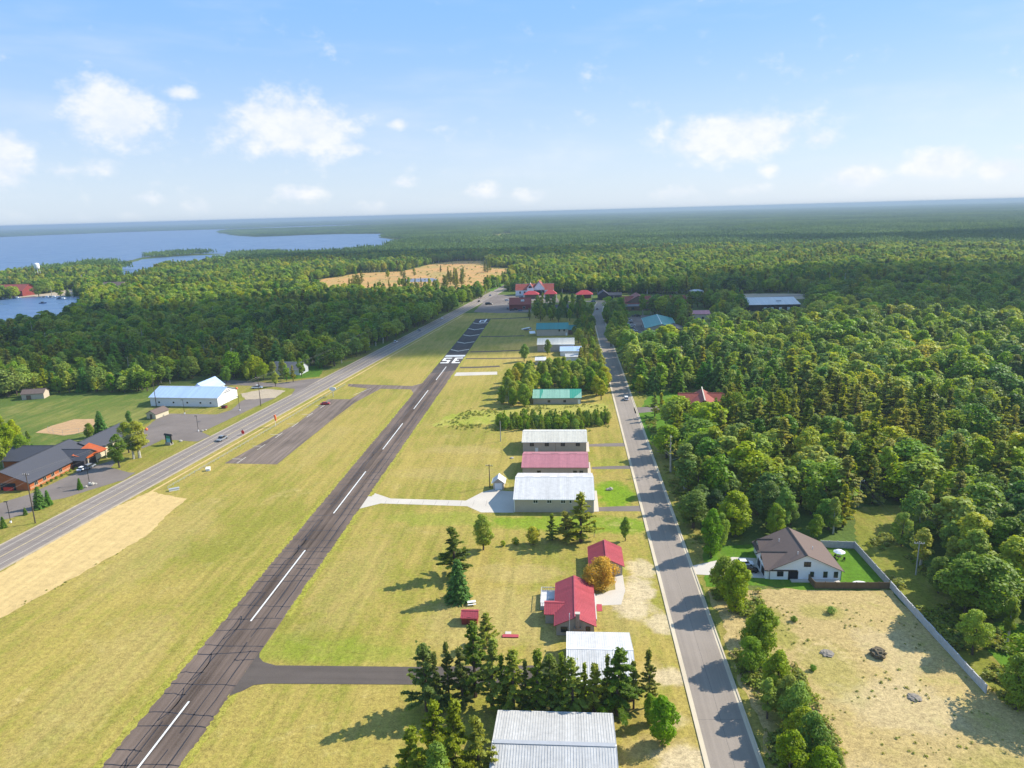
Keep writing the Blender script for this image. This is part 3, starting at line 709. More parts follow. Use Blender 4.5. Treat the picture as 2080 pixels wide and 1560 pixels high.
reg('broadleaf_tree', [g_broad(s, 13, cr, 9000, .38, b) for s, cr, b in ((1, 3.6, .14), (2, 4.1, .16), (3, 3.2, .18), (4, 3.8, .10), (5, 3.0, .22), (6, 4.4, .2))], 'leaf_broad', 'bark', 13)
reg('aspen_tree', [g_broad(s, 15, cr, 6500, .35, b, True) for s, cr, b in ((11, 2.3, .26), (12, 2.6, .22), (13, 2.0, .32))], 'leaf_aspen', 'bark_pale', 15)
reg('pine_tree', [g_pine(s, 13, cr, 8000, .31, b) for s, cr, b in ((21, 2.5, .07), (22, 2.1, .20), (23, 2.7, .12), (24, 1.9, .06))], 'leaf_pine', 'bark_pine', 13)
reg('spruce_tree', [g_spruce(s, 10, cr, 8000, .28) for s, cr in ((31, 2.5), (32, 2.1))], 'leaf_spruce', 'bark_pine', 10)
reg('shrub', [g_broad(s, 3, cr, 1600, .24, .01) for s, cr in ((41, 1.5), (42, 1.8), (43, 1.3))], 'leaf_broad', 'bark', 3)
reg('sapling', [g_pine(44, 5, 1.5, 2200, .24, .02), g_broad(45, 5, 1.9, 2400, .26, .01), g_pine(46, 5, 1.3, 2000, .24, .02), g_broad(47, 5, 1.6, 2200, .26, .01)], 'leaf_bright', 'bark', 5)
reg('orange_tree', [g_broad(51, 8, 4.4, 14000, .29, .03)], 'leaf_orange', 'bark', 8)
reg('bright_tree', [g_broad(52, 10, 2.9, 8500, .32, .02), g_broad(53, 10, 3.3, 9500, .33, .03), g_broad(54, 10, 3.0, 8500, .32, .04)], 'leaf_bright', 'bark', 10)
TREES = []
def tree(kind, x, y, h, label=None, group=None, wide=1.0, var=None, name=None):
    vs = KIND[kind]; crown, trunk, h0 = vs[rnd.randrange(len(vs)) if var is None else var % len(vs)]
    nm = name or {'orange_tree': 'broadleaf_tree', 'bright_tree': 'broadleaf_tree'}.get(kind, kind)
    s = h / h0
    o = thing(nm, label, 'shrub' if nm == 'shrub' else 'tree', (x, y, 0.0), rnd.uniform(0, 6.28), group)
    o.scale = (s * wide, s * wide, s)
    for n, me in (('trunk', trunk), ('crown', crown)):
        c = bpy.data.objects.new(n, me); C.objects.link(c); c.parent = o
    TREES.append((x, y)); return o
def ZAT(px, py, Y):
    r = RAY(px, py); return CAM_H + r[2] * Y / r[1]
def TT(kind, px, py, top, label, wide=1.0, var=None, group=None):
    h = ZAT(px, top, P(px, py)[1]); return T(kind, px, py, h, label, wide, var, group)
def T(kind, px, py, h, label, wide=1.0, var=None, group=None, name=None):
    x, y = P(px, py); return tree(kind, x, y, h, label, group, wide, var, name)

# ------------------------------------------------------------------ buildings
for n_, c_, ro_, va_ in (('roof_white_metal', (.58, .565, .545), .4, .13), ('roof_silver', (.46, .45, .435), .38, .12), ('roof_pink_metal', (.43, .175, .195), .42, .12),
        ('roof_red_metal', (.40, .072, .085), .42, .13), ('roof_beige_metal', (.56, .53, .45), .5, .12), ('roof_teal_pale', (.23, .41, .31), .45, .10), ('roof_teal', (.03, .25, .17), .42, .08),
        ('roof_teal_dark', (.02, .20, .19), .45, .08), ('roof_brick_red', (.26, .060, .042), .6, .14), ('roof_bright_red', (.40, .045, .050), .5, .08), ('roof_blue_white', (.36, .48, .68), .4, .06),
        ('roof_slate', (.062, .064, .078), .85, .12), ('roof_orange', (.40, .085, .018), .45, .06), ('roof_grey', (.16, .15, .15), .8, .1), ('roof_brown_shingle', (.135, .098, .085), .9, .14),
        ('wall_tan', (.47, .395, .315), .7, .08), ('wall_grey_brown', (.39, .335, .28), .7, .10), ('wall_white', (.70, .70, .72), .6, .04), ('wall_house_white', (.76, .78, .82), .6, .03),
        ('wall_log', (.36, .10, .03), .7, .18), ('wall_dark', (.05, .045, .05), .7, .1), ('wall_red_dark', (.20, .035, .03), .7, .12), ('wall_cream', (.52, .46, .33), .75, .08), ('wall_brown', (.18, .11, .07), .8, .12),
        ('wall_black', (.012, .012, .02), .6, .1), ('trim_white', (.74, .74, .74), .5, .05), ('trim_dark', (.02, .018, .018), .5, .1), ('timber_grey', (.34, .33, .34), .85, .2), ('timber_white', (.50, .49, .49), .8, .2),
        ('timber_brown', (.15, .105, .06), .85, .2), ('brick', (.30, .22, .17), .9, .2), ('pole_wood', (.085, .065, .05), .9, .2), ('pole_grey', (.35, .34, .32), .7, .1), ('metal_grey', (.35, .36, .38), .4, .08),
        ('red_plastic', (.62, .035, .025), .4, .05), ('orange_plastic', (.75, .16, .05), .5, .06), ('blue_plastic', (.03, .30, .55), .35, .05), ('cyan_plastic', (.10, .45, .52), .35, .08), ('red_deck', (.38, .06, .08), .7, .1), ('rock', (.40, .37, .32), .9, .25), ('soil', (.12, .095, .06), .95, .3), ('rubble', (.21, .185, .155), .95, .3),
        ('paint_car_white', (.72, .73, .76), .25, .02), ('paint_car_black', (.012, .012, .014), .25, .02), ('paint_car_grey', (.22, .24, .27), .28, .03), ('paint_car_blue', (.10, .16, .30), .28, .03), ('paint_car_red', (.38, .02, .03), .28, .03), ('tyre', (.02, .02, .02), .9, .1), ('chrome', (.55, .56, .58), .2, .02), ('sign_green', (.03, .28, .17), .5, .05), ('sign_cyan', (.20, .55, .62), .5, .05), ('cloth_white', (.70, .71, .74), .9, .04)):
    metal_roof = n_.startswith('roof') and 'metal' in n_
    simple(n_, c_, ro_, .25, va_, 0.9 if n_.startswith(('roof', 'wall')) else 1.5, wave=('X', .8) if n_ in ('wall_tan', 'wall_grey_brown', 'wall_white') else None, panel=('Y' if n_ == 'roof_red_metal' else 'X') if n_ in ('roof_white_metal', 'roof_silver', 'roof_pink_metal', 'roof_red_metal', 'roof_beige_metal', 'roof_teal_pale', 'roof_teal_dark', 'roof_blue_white') else None)
def glass_mat():
    m, t = newmat('window_glass'); b = principled(t, (.018, .022, .028), 0.08, 0.6); finish(t, b.outputs[0])
glass_mat()

SIDE = {'S': ((0, -1), (1, 0)), 'N': ((0, 1), (-1, 0)), 'E': ((1, 0), (0, 1)), 'W': ((-1, 0), (0, -1))}
def opening(root, side, a, b, u, z, w, h, frame='trim_white', pane='window_glass', name='window', mull=0, pname='pane', proud=.05):
    """a framed window or door on a wall face; u runs along x (S, N) or y (E, W)"""
    n, t = SIDE[side]
    n = Vector((n[0], n[1], 0)); t = Vector((abs(t[0]), abs(t[1]), 0))
    o = n * (b if side in 'SN' else a) + t * u + Vector((0, 0, z))
    f = MB(); e = .09; k = (0, 0, 1)
    for s in (-1, 1):
        f.box(o + t * s * (w / 2 + e / 2) + n * proud, (e / 2, .05, h / 2 + e), t, n, k)
        f.box(o + Vector((0, 0, s * (h / 2 + e / 2))) + n * proud, (w / 2, .05, e / 2), t, n, k)
    for j in range(mull):
        f.box(o + t * (-w / 2 + w * (j + 1) / (mull + 1)) + n * proud, (.04, .045, h / 2), t, n, k)
    fo = f.build(name, frame, root)
    MB().box(o + n * .02, (w / 2, .018, h / 2), t, n, k).build(pname, pane, fo)
    return fo
def gable(name, label, cat, cx, cy, a, b, eave, ridge, axis, wall, roof, rz=0.0, oh=.4, ribs=0.0, group=None, trim=None, th=.14, z0=0.0):
    root = thing(name, label, cat, (cx, cy, z0), rz, group)
    gable_parts(root, 0, 0, a, b, eave, ridge, axis, wall, roof, oh, ribs, trim, th)
    return root
def gable_parts(root, ox, oy, a, b, eave, ridge, axis, wall, roof, oh=.4, ribs=0.0, trim=None, th=.14, wallname='wall', roofname='roof'):
    A, B = (a, b) if axis == 'x' else (b, a)         # A along the ridge
    def W(u, v, z): return (ox + u, oy + v, z) if axis == 'x' else (ox - v, oy + u, z)
    mb = MB(); vs = []
    for u in (-A, A): vs += [W(u, -B, -.1), W(u, B, -.1), W(u, B, eave), W(u, 0, ridge - .05), W(u, -B, eave)]
    mb.add(vs, [(0, 1, 2, 3, 4), (9, 8, 7, 6, 5), (0, 4, 9, 5), (1, 6, 7, 2), (2, 7, 8, 3), (3, 8, 9, 4)])
    wl = mb.build(wallname, wall, root)
    sl = (ridge - eave) / B; mb = MB(); E = eave - oh * sl + .08
    for s in (-1, 1):
        q = [W(-A - oh, s * (B + oh), E), W(A + oh, s * (B + oh), E), W(A + oh, 0, ridge + .08), W(-A - oh, 0, ridge + .08)]
        mb.slab(q if s < 0 else q[::-1], th)
    rf = mb.build(roofname, roof, root)
    d = Vector(W(1, 0, 0)) - Vector(W(0, 0, 0))
    c = Vector(W(0, 0, ridge + .10)); nn = Vector(W(0, 1, 0)) - Vector(W(0, 0, 0))
    MB().box(c, (A + oh, .18, .035), d, nn).build('ridge_cap', trim or roof, rf)
    if ribs:
        mb = MB(); n = int(2 * (A + oh) / ribs)
        for i in range(n + 1):
            u = -A - oh + .03 + (2 * (A + oh) - .06) * i / n
            for s in (-1, 1):
                p = Vector(W(u, s * (B + oh), E)); q = Vector(W(u, 0, ridge + .08)); m = (p + q) / 2; L = (q - p).length / 2; k = (q - p).normalized()
                mb.box(m + Vector((0, 0, .02)), (L, .03, .035), k, d, k.cross(d))
        mb.build('standing_seam', roof, rf)['kind'] = 'stuff'
    if trim:
        for s in (-1, 1): MB().box(W(0, s * (B + oh + .03), E - .1), (A + oh, .03, .11), d, nn).build('fascia', trim, rf)
    return wl, rf

# --- row of hangars between runway and street
A_ = gable('metal_hangar', 'large silver ribbed-metal hangar cut by the bottom edge', 'hangar', -2.7, 98.2, 9.7, 9.3, 4.4, 6.0, 'x', 'wall_grey_brown', 'roof_silver', ribs=.45, trim='trim_white')
MB().box((0, .1, 6.13), (9.9, .42, .05)).build('ridge_vent', 'metal_grey', A_)
opening(A_, 'N', 9.7, 9.3, 2, 1.6, 4, 3.2, 'trim_white', 'wall_white', 'door', pname='panel')
B_ = gable('metal_hangar', 'white ribbed-metal hangar half hidden behind a row of pines', 'hangar', 5.9, 125.2, 6.2, 8.2, 3.6, 5.3, 'x', 'wall_brown', 'roof_white_metal', ribs=.45, trim='trim_white')
opening(B_, 'E', 6.2, 8.2, 0, 1.3, 3.4, 2.6, 'trim_white', 'wall_cream', 'door', pname='panel')
F_ = gable('metal_hangar', 'tan hangar with bright white roof and four small white-framed windows', 'hangar', -4.5, 214.0, 12.1, 10.9, 4.4, 7.2, 'x', 'wall_tan', 'roof_white_metal', ribs=.6, trim='trim_white')
for px in (1081 + 11, 1098 + 22, 1128 + 20, 1163):
    x = P(px, 1042)[0] + 4.5 - .6
    opening(F_, 'S', 12.1, 10.9, x, 3.55, .62 if px == 1163 else 1.3, .95, mull=0 if px == 1163 else 1)
for s in (-1, 1): MB().box((s * 12.13, -10.93, 2.15), (.12, .06, 2.2)).build('corner_trim', 'trim_white', F_)
for x in (-8.2, -3.0, 2.4, 7.6): MB().slab([(x - 1.5, 2.2, 6.77), (x + 1.5, 2.2, 6.77), (x + 1.5, 1.1, 7.06), (x - 1.5, 1.1, 7.06)][::-1], .05).build('skylight', 'metal_grey', F_)
MB().box((12.95, -2, .05), (.8, 8.4, .05)).build('apron_slab', 'concrete', F_)
opening(F_, 'W', 12.1, 10.9, 0, 2.0, 12, 3.8, 'trim_white', 'wall_white', 'hangar_door', mull=3, pname='panel')
Gh = gable('metal_hangar', 'tan hangar with a pink-red metal roof between two others', 'hangar', -4.6, 240.8, 11.3, 7.9, 3.7, 5.7, 'x', 'wall_grey_brown', 'roof_pink_metal', ribs=.6, trim='roof_pink_metal')
for x in (-5.6, 6.9, 9.1): opening(Gh, 'S', 11.3, 7.9, x, 1.75, 1.15, 1.1, 'trim_dark')
for x in (-7, -.3, 6.4): MB().slab([(x - 1.4, 1.4, 5.5), (x + 1.4, 1.4, 5.5), (x + 1.4, .7, 5.68), (x - 1.4, .7, 5.68)][::-1], .05).build('skylight', 'trim_dark', Gh)
MB().box((11.95, 0, .05), (.6, 7, .05)).build('apron_slab', 'concrete', Gh)
Hh = gable('metal_hangar', 'tan two-storey hangar with beige roof and four dark square windows', 'hangar', -5.2, 265.6, 12.1, 7.6, 4.6, 6.5, 'x', 'wall_grey_brown', 'roof_beige_metal', ribs=.6, trim='trim_white')
for x in (-8.6, -2.9, 3.2, 8.9): opening(Hh, 'S', 12.1, 7.6, x, 3.6, 1.4, 1.35, 'trim_dark')
opening(Hh, 'S', 12.1, 7.6, -6.8, 1.05, .95, 2.1, 'trim_white', 'wall_white', 'door', pname='panel')
MB().box((.4, -7.62, 2.3), (.05, .03, 2.3)).build('downpipe', 'wall_brown', Hh)
MB().box((12.75, 0, .05), (.6, 6, .05)).build('apron_slab', 'concrete', Hh)
I_ = gable('garden_shed', 'small tan shed with white gable roof and white door by the concrete pad', 'shed', -23.3, 223.2, 1.75, 2.0, 2.7, 4.0, 'y', 'wall_tan', 'roof_white_metal', oh=.5, trim='trim_white')
opening(I_, 'S', 1.75, 2.0, 0, 1.15, 2.3, 2.1, 'trim_white', 'wall_white', 'door', pname='panel')
J_ = gable('metal_hangar', 'long low hangar with pale teal roof behind the sapling row', 'hangar', -5.1, 337.6, 11.4, 8.4, 3.1, 5.2, 'x', 'wall_grey_brown', 'roof_teal_pale', ribs=.8, trim='roof_teal')
for (x0, x1) in ((-8.3, -6.9), (6.2, 11.78)):
    sl = 2.1 / 8.4; MB().slab([(x0, -8.82, 3.1 - .1 + .105), (x1, -8.82, 3.105 - .1), (x1, -.02, 5.305), (x0, -.02, 5.305)], .05).build('roof_panel', 'roof_teal', J_)
for x in (-3.9, 3.6): opening(J_, 'S', 11.4, 8.4, x, 1.4, 1.1, .9, 'trim_dark')
opening(J_, 'S', 11.4, 8.4, 11 - .5, 1.1, 1.0, 2.0, 'trim_white', 'wall_white', 'door', pname='panel')
K_ = gable('metal_hangar', 'tan hangar with dark teal roof beside the parked aeroplane', 'hangar', -11.0, 532, 11.7, 10.3, 5.0, 8.1, 'x', 'wall_tan', 'roof_teal_dark', trim='roof_teal_dark')
gable_parts(K_, 14.6, 1, 2.8, 7, 3.6, 6.0, 'x', 'wall_brown', 'roof_teal_dark', wallname='annex_wall', roofname='annex_roof')
for x in (5.2, 8.8): opening(K_, 'S', 11.7, 10.3, x, 4.0, 1.0, 1.4, 'trim_dark')
opening(K_, 'S', 11.7, 10.3, 10.4, 1.1, 1.0, 2.1, 'trim_white', 'wall_white', 'door', pname='panel')
K2 = gable('metal_hangar', 'hangar with a plain cream roof behind small trees', 'hangar', -7.6, 471, 12, 11, 4.9, 7.1, 'x', 'wall_grey_brown', 'roof_beige_metal', trim='trim_white')
opening(K2, 'S', 12, 11, -6, 2.0, 4, 3.4, 'trim_white', 'wall_tan', 'hangar_door', pname='panel')
K3 = gable('metal_shed', 'white-blue metal-roofed shed beside the street trees', 'shed', 2.2, 452, 6.6, 6.5, 3.2, 4.9, 'x', 'wall_white', 'roof_blue_white', trim='trim_white')
opening(K3, 'S', 6.6, 6.5, 2, 1.2, 1, 2, 'trim_white', 'wall_white', 'door', pname='panel')
K4 = gable('metal_shed', 'low pale shed roof in front of the white-blue shed', 'shed', 4.0, 434, 5.0, 4.0, 2.6, 3.6, 'x', 'wall_white', 'roof_silver', trim='trim_white')
opening(K4, 'S', 5, 4, 2, 1.2, 1, 2, 'trim_white', 'wall_white', 'door', pname='panel')
K5 = gable('metal_shed', 'little white-roofed shed at the top of the tree clump', 'shed', -16.2, 424, 3.0, 4.5, 2.8, 3.8, 'x', 'wall_tan', 'roof_white_metal', trim='trim_white')
opening(K5, 'S', 3, 4.5, 0, 1.2, 2, 2, 'trim_white', 'wall_white', 'door', pname='panel')

# --- red-roofed house, garage, little shed
C_ = gable('cottage', 'brown cottage with a raspberry-red metal roof, side wing and white deck', 'house', 1.2, 146.6, 4.1, 8.7, 2.7, 4.6, 'y', 'wall_grey_brown', 'roof_red_metal', oh=.45, ribs=.5, trim='roof_red_metal')
gable_parts(C_, -4.6, -1.6, 2.0, 2.6, 2.5, 3.7, 'x', 'wall_grey_brown', 'roof_red_metal', .3, .5, wallname='wing_wall', roofname='wing_roof')
ch = MB().prism([(-.3, -9.5), (1.3, -9.5), (1.3, -8.7), (-.3, -8.7)], 0, 2.2).prism([(.1, -9.4), (.95, -9.4), (.95, -8.7), (.1, -8.7)], 2.2, 5.6).build('chimney', 'brick', C_)
MB().box((.52, -9.05, 5.68), (.55, .45, .08)).build('chimney_cap', 'concrete', ch)
opening(C_, 'S', 4.1, 8.7, -2.4, 1.5, 1.3, 1.1, 'trim_dark'); opening(C_, 'S', 4.1, 8.7, 2.8, 1.7, .8, 1.0, 'wall_red_dark')
dk = MB().box((-6.0, 4.9, .45), (1.95, 3.6, .45)).build('deck', 'timber_white', C_)
rl = MB()
for (x0, y0, x1, y1) in ((-7.9, 1.35, -7.9, 8.4), (-7.9, 8.4, -4.2, 8.4), (-7.9, 1.35, -6.7, 1.35)):
    L = math.hypot(x1 - x0, y1 - y0); d_ = ((x1 - x0) / L, (y1 - y0) / L, 0); n_ = (-d_[1], d_[0], 0)
    for z in (1.0, 1.85): rl.box(((x0 + x1) / 2, (y0 + y1) / 2, z), (L / 2, .05, .05), d_, n_)
    for k in range(int(L / .5) + 1): rl.box((x0 + d_[0] * k * .5, y0 + d_[1] * k * .5, 1.4), (.04, .04, .45))
rl.build('deck_railing', 'timber_white', dk)
MB().box((-5.2, 4.6, 1.0), (.9, .5, .35)).build('deck_table', 'timber_white', dk)
MB().box((4.55, 2.6, .3), (.4, 5.6, .3)).build('porch_step', 'timber_white', C_)
MB().box((5.75, 2.6, .03), (.6, 1.5, .06)).build('flower_bed', 'red_deck', C_)
D_ = gable('garage', 'garage with a raspberry-red metal roof behind the orange tree', 'garage', 9.4, 169.5, 4.0, 4.9, 2.8, 4.7, 'y', 'wall_grey_brown', 'roof_red_metal', oh=.45, ribs=.5, trim='roof_red_metal')
opening(D_, 'S', 4.0, 4.9, 0, 1.2, 3.2, 2.2, 'trim_white', 'wall_white', 'door', pname='panel')
opening(D_, 'E', 4.0, 4.9, 0, 1.2, 3.2, 2.2, 'trim_white', 'wall_cream', 'door', pname='panel')
E_ = gable('garden_shed', 'tiny shed with a red roof next to the picnic table', 'shed', -22.5, 142.9, 1.75, 1.6, 1.8, 2.6, 'x', 'wall_red_dark', 'roof_red_metal', oh=.2, ribs=.5, trim='roof_red_metal')
opening(E_, 'S', 1.75, 1.6, 0, .95, .8, 1.7, 'trim_dark', 'wall_red_dark', 'door', pname='panel')

# --- white house on the right
Mh = gable('house', 'white house with brown shingle roof and a garage wing, fenced yard', 'house', 57.9, 171.0, 8.6, 7.5, 2.7, 6.75, 'y', 'wall_house_white', 'roof_brown_shingle', oh=.5, trim='trim_dark')
gable_parts(Mh, -5.9, -3.2, 3.6, 4.1, 2.7, 5.2, 'x', 'wall_house_white', 'roof_brown_shingle', .35, 0, 'trim_dark', wallname='garage_wall', roofname='garage_roof')
gable_parts(Mh, -5.2, 5.2, 3.0, 2.6, 2.7, 4.6, 'x', 'wall_house_white', 'roof_brown_shingle', .35, 0, 'trim_dark', wallname='entry_wall', roofname='entry_roof')
for (u, z, w_, h_, mu) in ((-6.0, 1.55, 1.35, 1.15, 1), (.35, 4.2, 1.45, 1.1, 1), (1.6, 1.55, .75, 1.2, 0), (4.8, 1.5, .8, 1.4, 0), (7.3, 1.5, .8, 1.4, 0)):
    opening(Mh, 'S', 8.6, 7.5, u, z, w_, h_, 'trim_dark', mull=mu)
opening(Mh, 'S', 8.6, 7.5, -2.9, 1.15, 2.2, 2.1, 'trim_dark', 'wall_black', 'door', pname='panel')
for v in (-5.2, -1.4): opening(Mh, 'W', 9.5, 7.5, v, 1.2, 2.8, 2.2, 'trim_white', 'wall_black', 'garage_door', pname='panel')
opening(Mh, 'W', 9.51, 7.5, -3.2, 3.7, 1.0, .7, 'trim_dark')
for (x, y, z) in ((-3.6, 2.8, 5.3), (-1.6, -6.0, 6.2), (3.4, -1.5, 5.4)): MB().tube([(x, y, z - .2), (x, y, z + .65)], .09, 6).build('vent_pipe', 'trim_white', Mh)
MB().box((2.2, -8.2, .12), (5.8, .7, .12)).build('patio', 'concrete', Mh)
for px, x in ((0, -8.55), (0, 8.55)): MB().tube([(x, -7.56, 0), (x, -7.56, 2.6)], .06, 5).build('downpipe', 'trim_dark', Mh)

# --- log house with red roof in the wood
N_ = gable('log_house', 'log house with a brick-red hipped roof deep in the trees', 'house', 61.5, 318, 5.2, 10.0, 4.2, 7.2, 'y', 'wall_red_dark', 'roof_brick_red', rz=-.12, oh=.6, trim='wall_red_dark')
gable_parts(N_, -6.5, 4, 4.2, 4.2, 3.8, 6.6, 'x', 'wall_red_dark', 'roof_brick_red', .5, wallname='wing_wall', roofname='wing_roof')
gable_parts(N_, 6.5, 6.5, 4.0, 3.8, 3.8, 6.4, 'x', 'wall_red_dark', 'roof_brick_red', .5, wallname='wing_wall', roofname='wing_roof')
opening(N_, 'S', 6, 11.5, 0, 2.5, 2.6, 2.0, 'trim_white', mull=1)
MB().slab([(-.25, -12.1, 7.62), (.25, -12.1, 7.62), (.25, 12.1, 7.86), (-.25, 12.1, 7.86)], .06).build('ridge_flashing', 'paint_worn', N_)

# --- lodge, hall and sheds left of the highway
L_ = gable('lodge', 'long log lodge with slate roof and an orange metal entrance roof', 'building', -197.3, 236.5, 10.0, 17.5, 3.1, 7.2, 'y', 'wall_log', 'roof_slate', oh=.7, trim='trim_dark')
gable_parts(L_, 9.0, 9.4, 5.6, 4.6, 3.3, 6.0, 'x', 'wall_dark', 'roof_slate', .5, wallname='porch_wall', roofname='porch_roof')
MB().slab([(9.2, 6.0, 4.6), (15.5, 6.0, 3.6), (16.5, 16.5, 3.9), (9.2, 16.5, 6.3)], .12).build('canopy_roof', 'roof_orange', L_)
for (x, y) in ((15.1, 6.4), (15.9, 16.0), (15.4, 11)): MB().box((x, y, 1.8), (.16, .16, 1.8)).build('canopy_post', 'wall_cream', L_)
MB().box((15.6, 13.2, 2.6), (.12, 2.8, 1.2)).build('name_board', 'wall_cream', L_)
gable_parts(L_, 4.5, 31, 7.0, 13.5, 3.2, 6.0, 'y', 'wall_cream', 'roof_slate', .6, wallname='rear_wing_wall', roofname='rear_wing_roof')
gable_parts(L_, -10, 12, 8, 7, 3.1, 6.6, 'x', 'wall_log', 'roof_slate', .6, wallname='back_wing_wall', roofname='back_wing_roof')
for v in (-14.5, -10.3, -6.1, -2.0): opening(L_, 'E', 10, 17.5, v, 1.7, 1.5, 1.3, 'wall_cream', mull=1)
for z in (.6, 1.0, 2.5): MB().box((10.03, -6.8, z), (.03, 10.6, .05)).build('log_course', 'wall_cream', L_)
opening(L_, 'S', 10, 17.5, 2, 1.4, 5.5, 2.4, 'trim_dark', 'wall_black', 'carport_opening', pname='panel')  # interior shade of the opening painted as a flat black panel
for i in range(9): tree('shrub', -185.6 + rnd.uniform(-.3, .3), 220 + i * 2.5, 1.1, 'small foundation shrub under the lodge windows', 'foundation shrubs along the lodge wall', 1.1)
O_ = gable('hall', 'white hall with a pale blue metal roof and two big white doors', 'hall', -190.4, 338.4, 18.3, 9.3, 4.7, 8.0, 'x', 'wall_white', 'roof_blue_white', rz=-.075, oh=.5, trim='trim_white')
gable_parts(O_, 0, 12.2, 5.0, 8.0, 4.4, 8.5, 'y', 'wall_white', 'roof_blue_white', .4, wallname='rear_wing_wall', roofname='rear_wing_roof')
for u in (-13.5, -5.6, 1.9, 9.0, 14.4): opening(O_, 'S', 18.3, 9.3, u, 2.0, 1.0, .85, 'trim_white')
for v in (-2.4, 4.0): opening(O_, 'E', 18.3, 9.3, v, 2.0, 4.4, 3.6, 'metal_grey', 'wall_white', 'door', pname='panel')
opening(O_, 'E', 18.3, 9.3, -6.6, 1.1, .95, 2.1, 'metal_grey', 'wall_white', 'side_door', pname='panel')
ln = MB()
for k in range(9): ln.box((18.35, -3.2 + k * .78, 5.5), (.02, .28, .16))
for k in range(6): ln.box((18.35, -1.9 + k * .78, 6.2), (.02, .28, .14))
ln.build('wall_lettering', 'trim_dark', O_)
S1 = gable('garden_shed', 'small pink-tan shed with brown shingle roof beside the parking lot', 'shed', -194.6, 311.5, 2.6, 4.2, 2.5, 4.0, 'y', 'wall_cream', 'roof_brown_shingle', rz=-.2)
opening(S1, 'S', 2.6, 4.2, 0, 1.1, 1.0, 2.0, 'trim_dark', 'wall_brown', 'door', pname='panel')
S2 = gable('storage_shed', 'brown-roofed tan shed at the edge of the left wood', 'shed', P(62, 812)[0], P(62, 812)[1] + 4, 5.4, 3.2, 3.2, 5.0, 'x', 'wall_tan', 'roof_brown_shingle', rz=.25)
opening(S2, 'S', 5.4, 3.2, -2, 1.2, 2, 2, 'trim_dark', 'wall_brown', 'door', pname='panel')
Q_ = gable('house', 'grey-roofed house with white gable end among trees beside the highway', 'house', P(592, 762)[0] - 3, P(592, 762)[1] + 6, 9, 5.5, 3.4, 6.6, 'x', 'wall_white', 'roof_grey', rz=-.1, trim='trim_white')
opening(Q_, 'E', 9, 5.5, 0, 2.0, 2.4, 1.6, 'trim_dark'); opening(Q_, 'S', 9, 5.5, -3, 1.8, 1.4, 1.2, 'trim_dark')

# --- town buildings
X, Y = P(1086, 600); U1 = gable('inn', 'white inn with brick-red tiled roof and arched white gable', 'building', X, Y + 9, 21, 9, 6.0, 12.0, 'x', 'wall_house_white', 'roof_brick_red', trim='trim_white')
gable_parts(U1, -4.5, -7, 3.6, 7, 8.5, 13.2, 'y', 'wall_house_white', 'roof_brick_red', .3, trim='trim_white', wallname='gable_wall', roofname='gable_roof')
gable_parts(U1, 5, 2, 6, 11, 8.0, 15.0, 'y', 'wall_house_white', 'roof_brick_red', .5, wallname='tower_wall', roofname='tower_roof')
for u in (-16, -11, 3, 8, 13, 17): opening(U1, 'S', 21, 9, u, 3.4, 1.8, 2.2, 'trim_white')
MB().add([(-6.4, -14.1, 8.6), (-2.6, -14.1, 8.6), (-2.6, -14.1, 10), (-4.5, -14.1, 11.6), (-6.4, -14.1, 10)], [(0, 1, 2, 3, 4)]).build('gable_window', 'window_glass', U1)
X, Y = P(1056, 629); U2 = gable('red_barn', 'dark red barn-like shop with brick-red roof facing the runway end', 'shop', X, Y + 8, 10, 8, 5.0, 10.5, 'x', 'wall_red_dark', 'roof_brick_red')
opening(U2, 'S', 10, 8, 4, 2, 2, 2, 'trim_white'); opening(U2, 'W', 10, 8, 0, 2, 3, 3, 'trim_dark', 'wall_black', 'door', pname='panel')
MB().box((2.5, -4.4, 8.2), (1.6, .5, .8)).build('roof_dormer', 'trim_white', U2)
def pavilion(name, label, cat, cx, cy, a, b, eave, top, roof, wall):
    root = thing(name, label, cat, (cx, cy, 0))
    MB().add([(-a, -b, eave), (a, -b, eave), (a, b, eave), (-a, b, eave), (-a * .35, 0, top), (a * .35, 0, top)], [(0, 1, 5, 4), (1, 2, 5), (2, 3, 4, 5), (3, 0, 4), (3, 2, 1, 0)]).build('roof', roof, root)
    MB().box((0, 0, eave / 2), (a * .78, b * .7, eave / 2 - .02)).build('wall', wall, root)
    for s in (-1, 1):
        for q in (-1, 1): MB().box((s * a * .93, q * b * .9, eave / 2), (.2, .2, eave / 2)).build('post', 'trim_white', root)
    return root
X, Y = P(1079, 607); pavilion('canopy', 'bright red hipped canopy left of the inn forecourt trees', 'canopy', X, Y + 5, 8.5, 6, 4.5, 8.0, 'roof_bright_red', 'wall_brown')
X, Y = P(1118, 606); pavilion('canopy', 'bright red canopy at the right end of the inn', 'canopy', X, Y + 5, 7.0, 6, 4.5, 8.5, 'roof_bright_red', 'wall_brown')
X, Y = P(1187, 606); pavilion('pavilion', 'red-roofed pavilion by the cross road', 'pavilion', X, Y + 6, 9.0, 7, 4.0, 8.0, 'roof_bright_red', 'wall_red_dark')
X, Y = P(1050, 617); pavilion('canopy', 'small orange-red canopy beside the barn shop', 'canopy', X, Y + 4, 5.5, 4, 3.6, 4.8, 'roof_bright_red', 'wall_brown')
X, Y = P(1226, 609); U3 = gable('dark_building', 'black timber building with a dark green roof at the street end', 'building', X, Y + 8, 5.5, 9, 5.0, 9.0, 'y', 'wall_dark', 'roof_slate')
gable_parts(U3, 12, 5, 7, 4.5, 3.6, 6.0, 'x', 'wall_dark', 'roof_slate', wallname='wing_wall', roofname='wing_roof')
opening(U3, 'S', 5.5, 9, 0, 2, 2, 2, 'trim_dark')
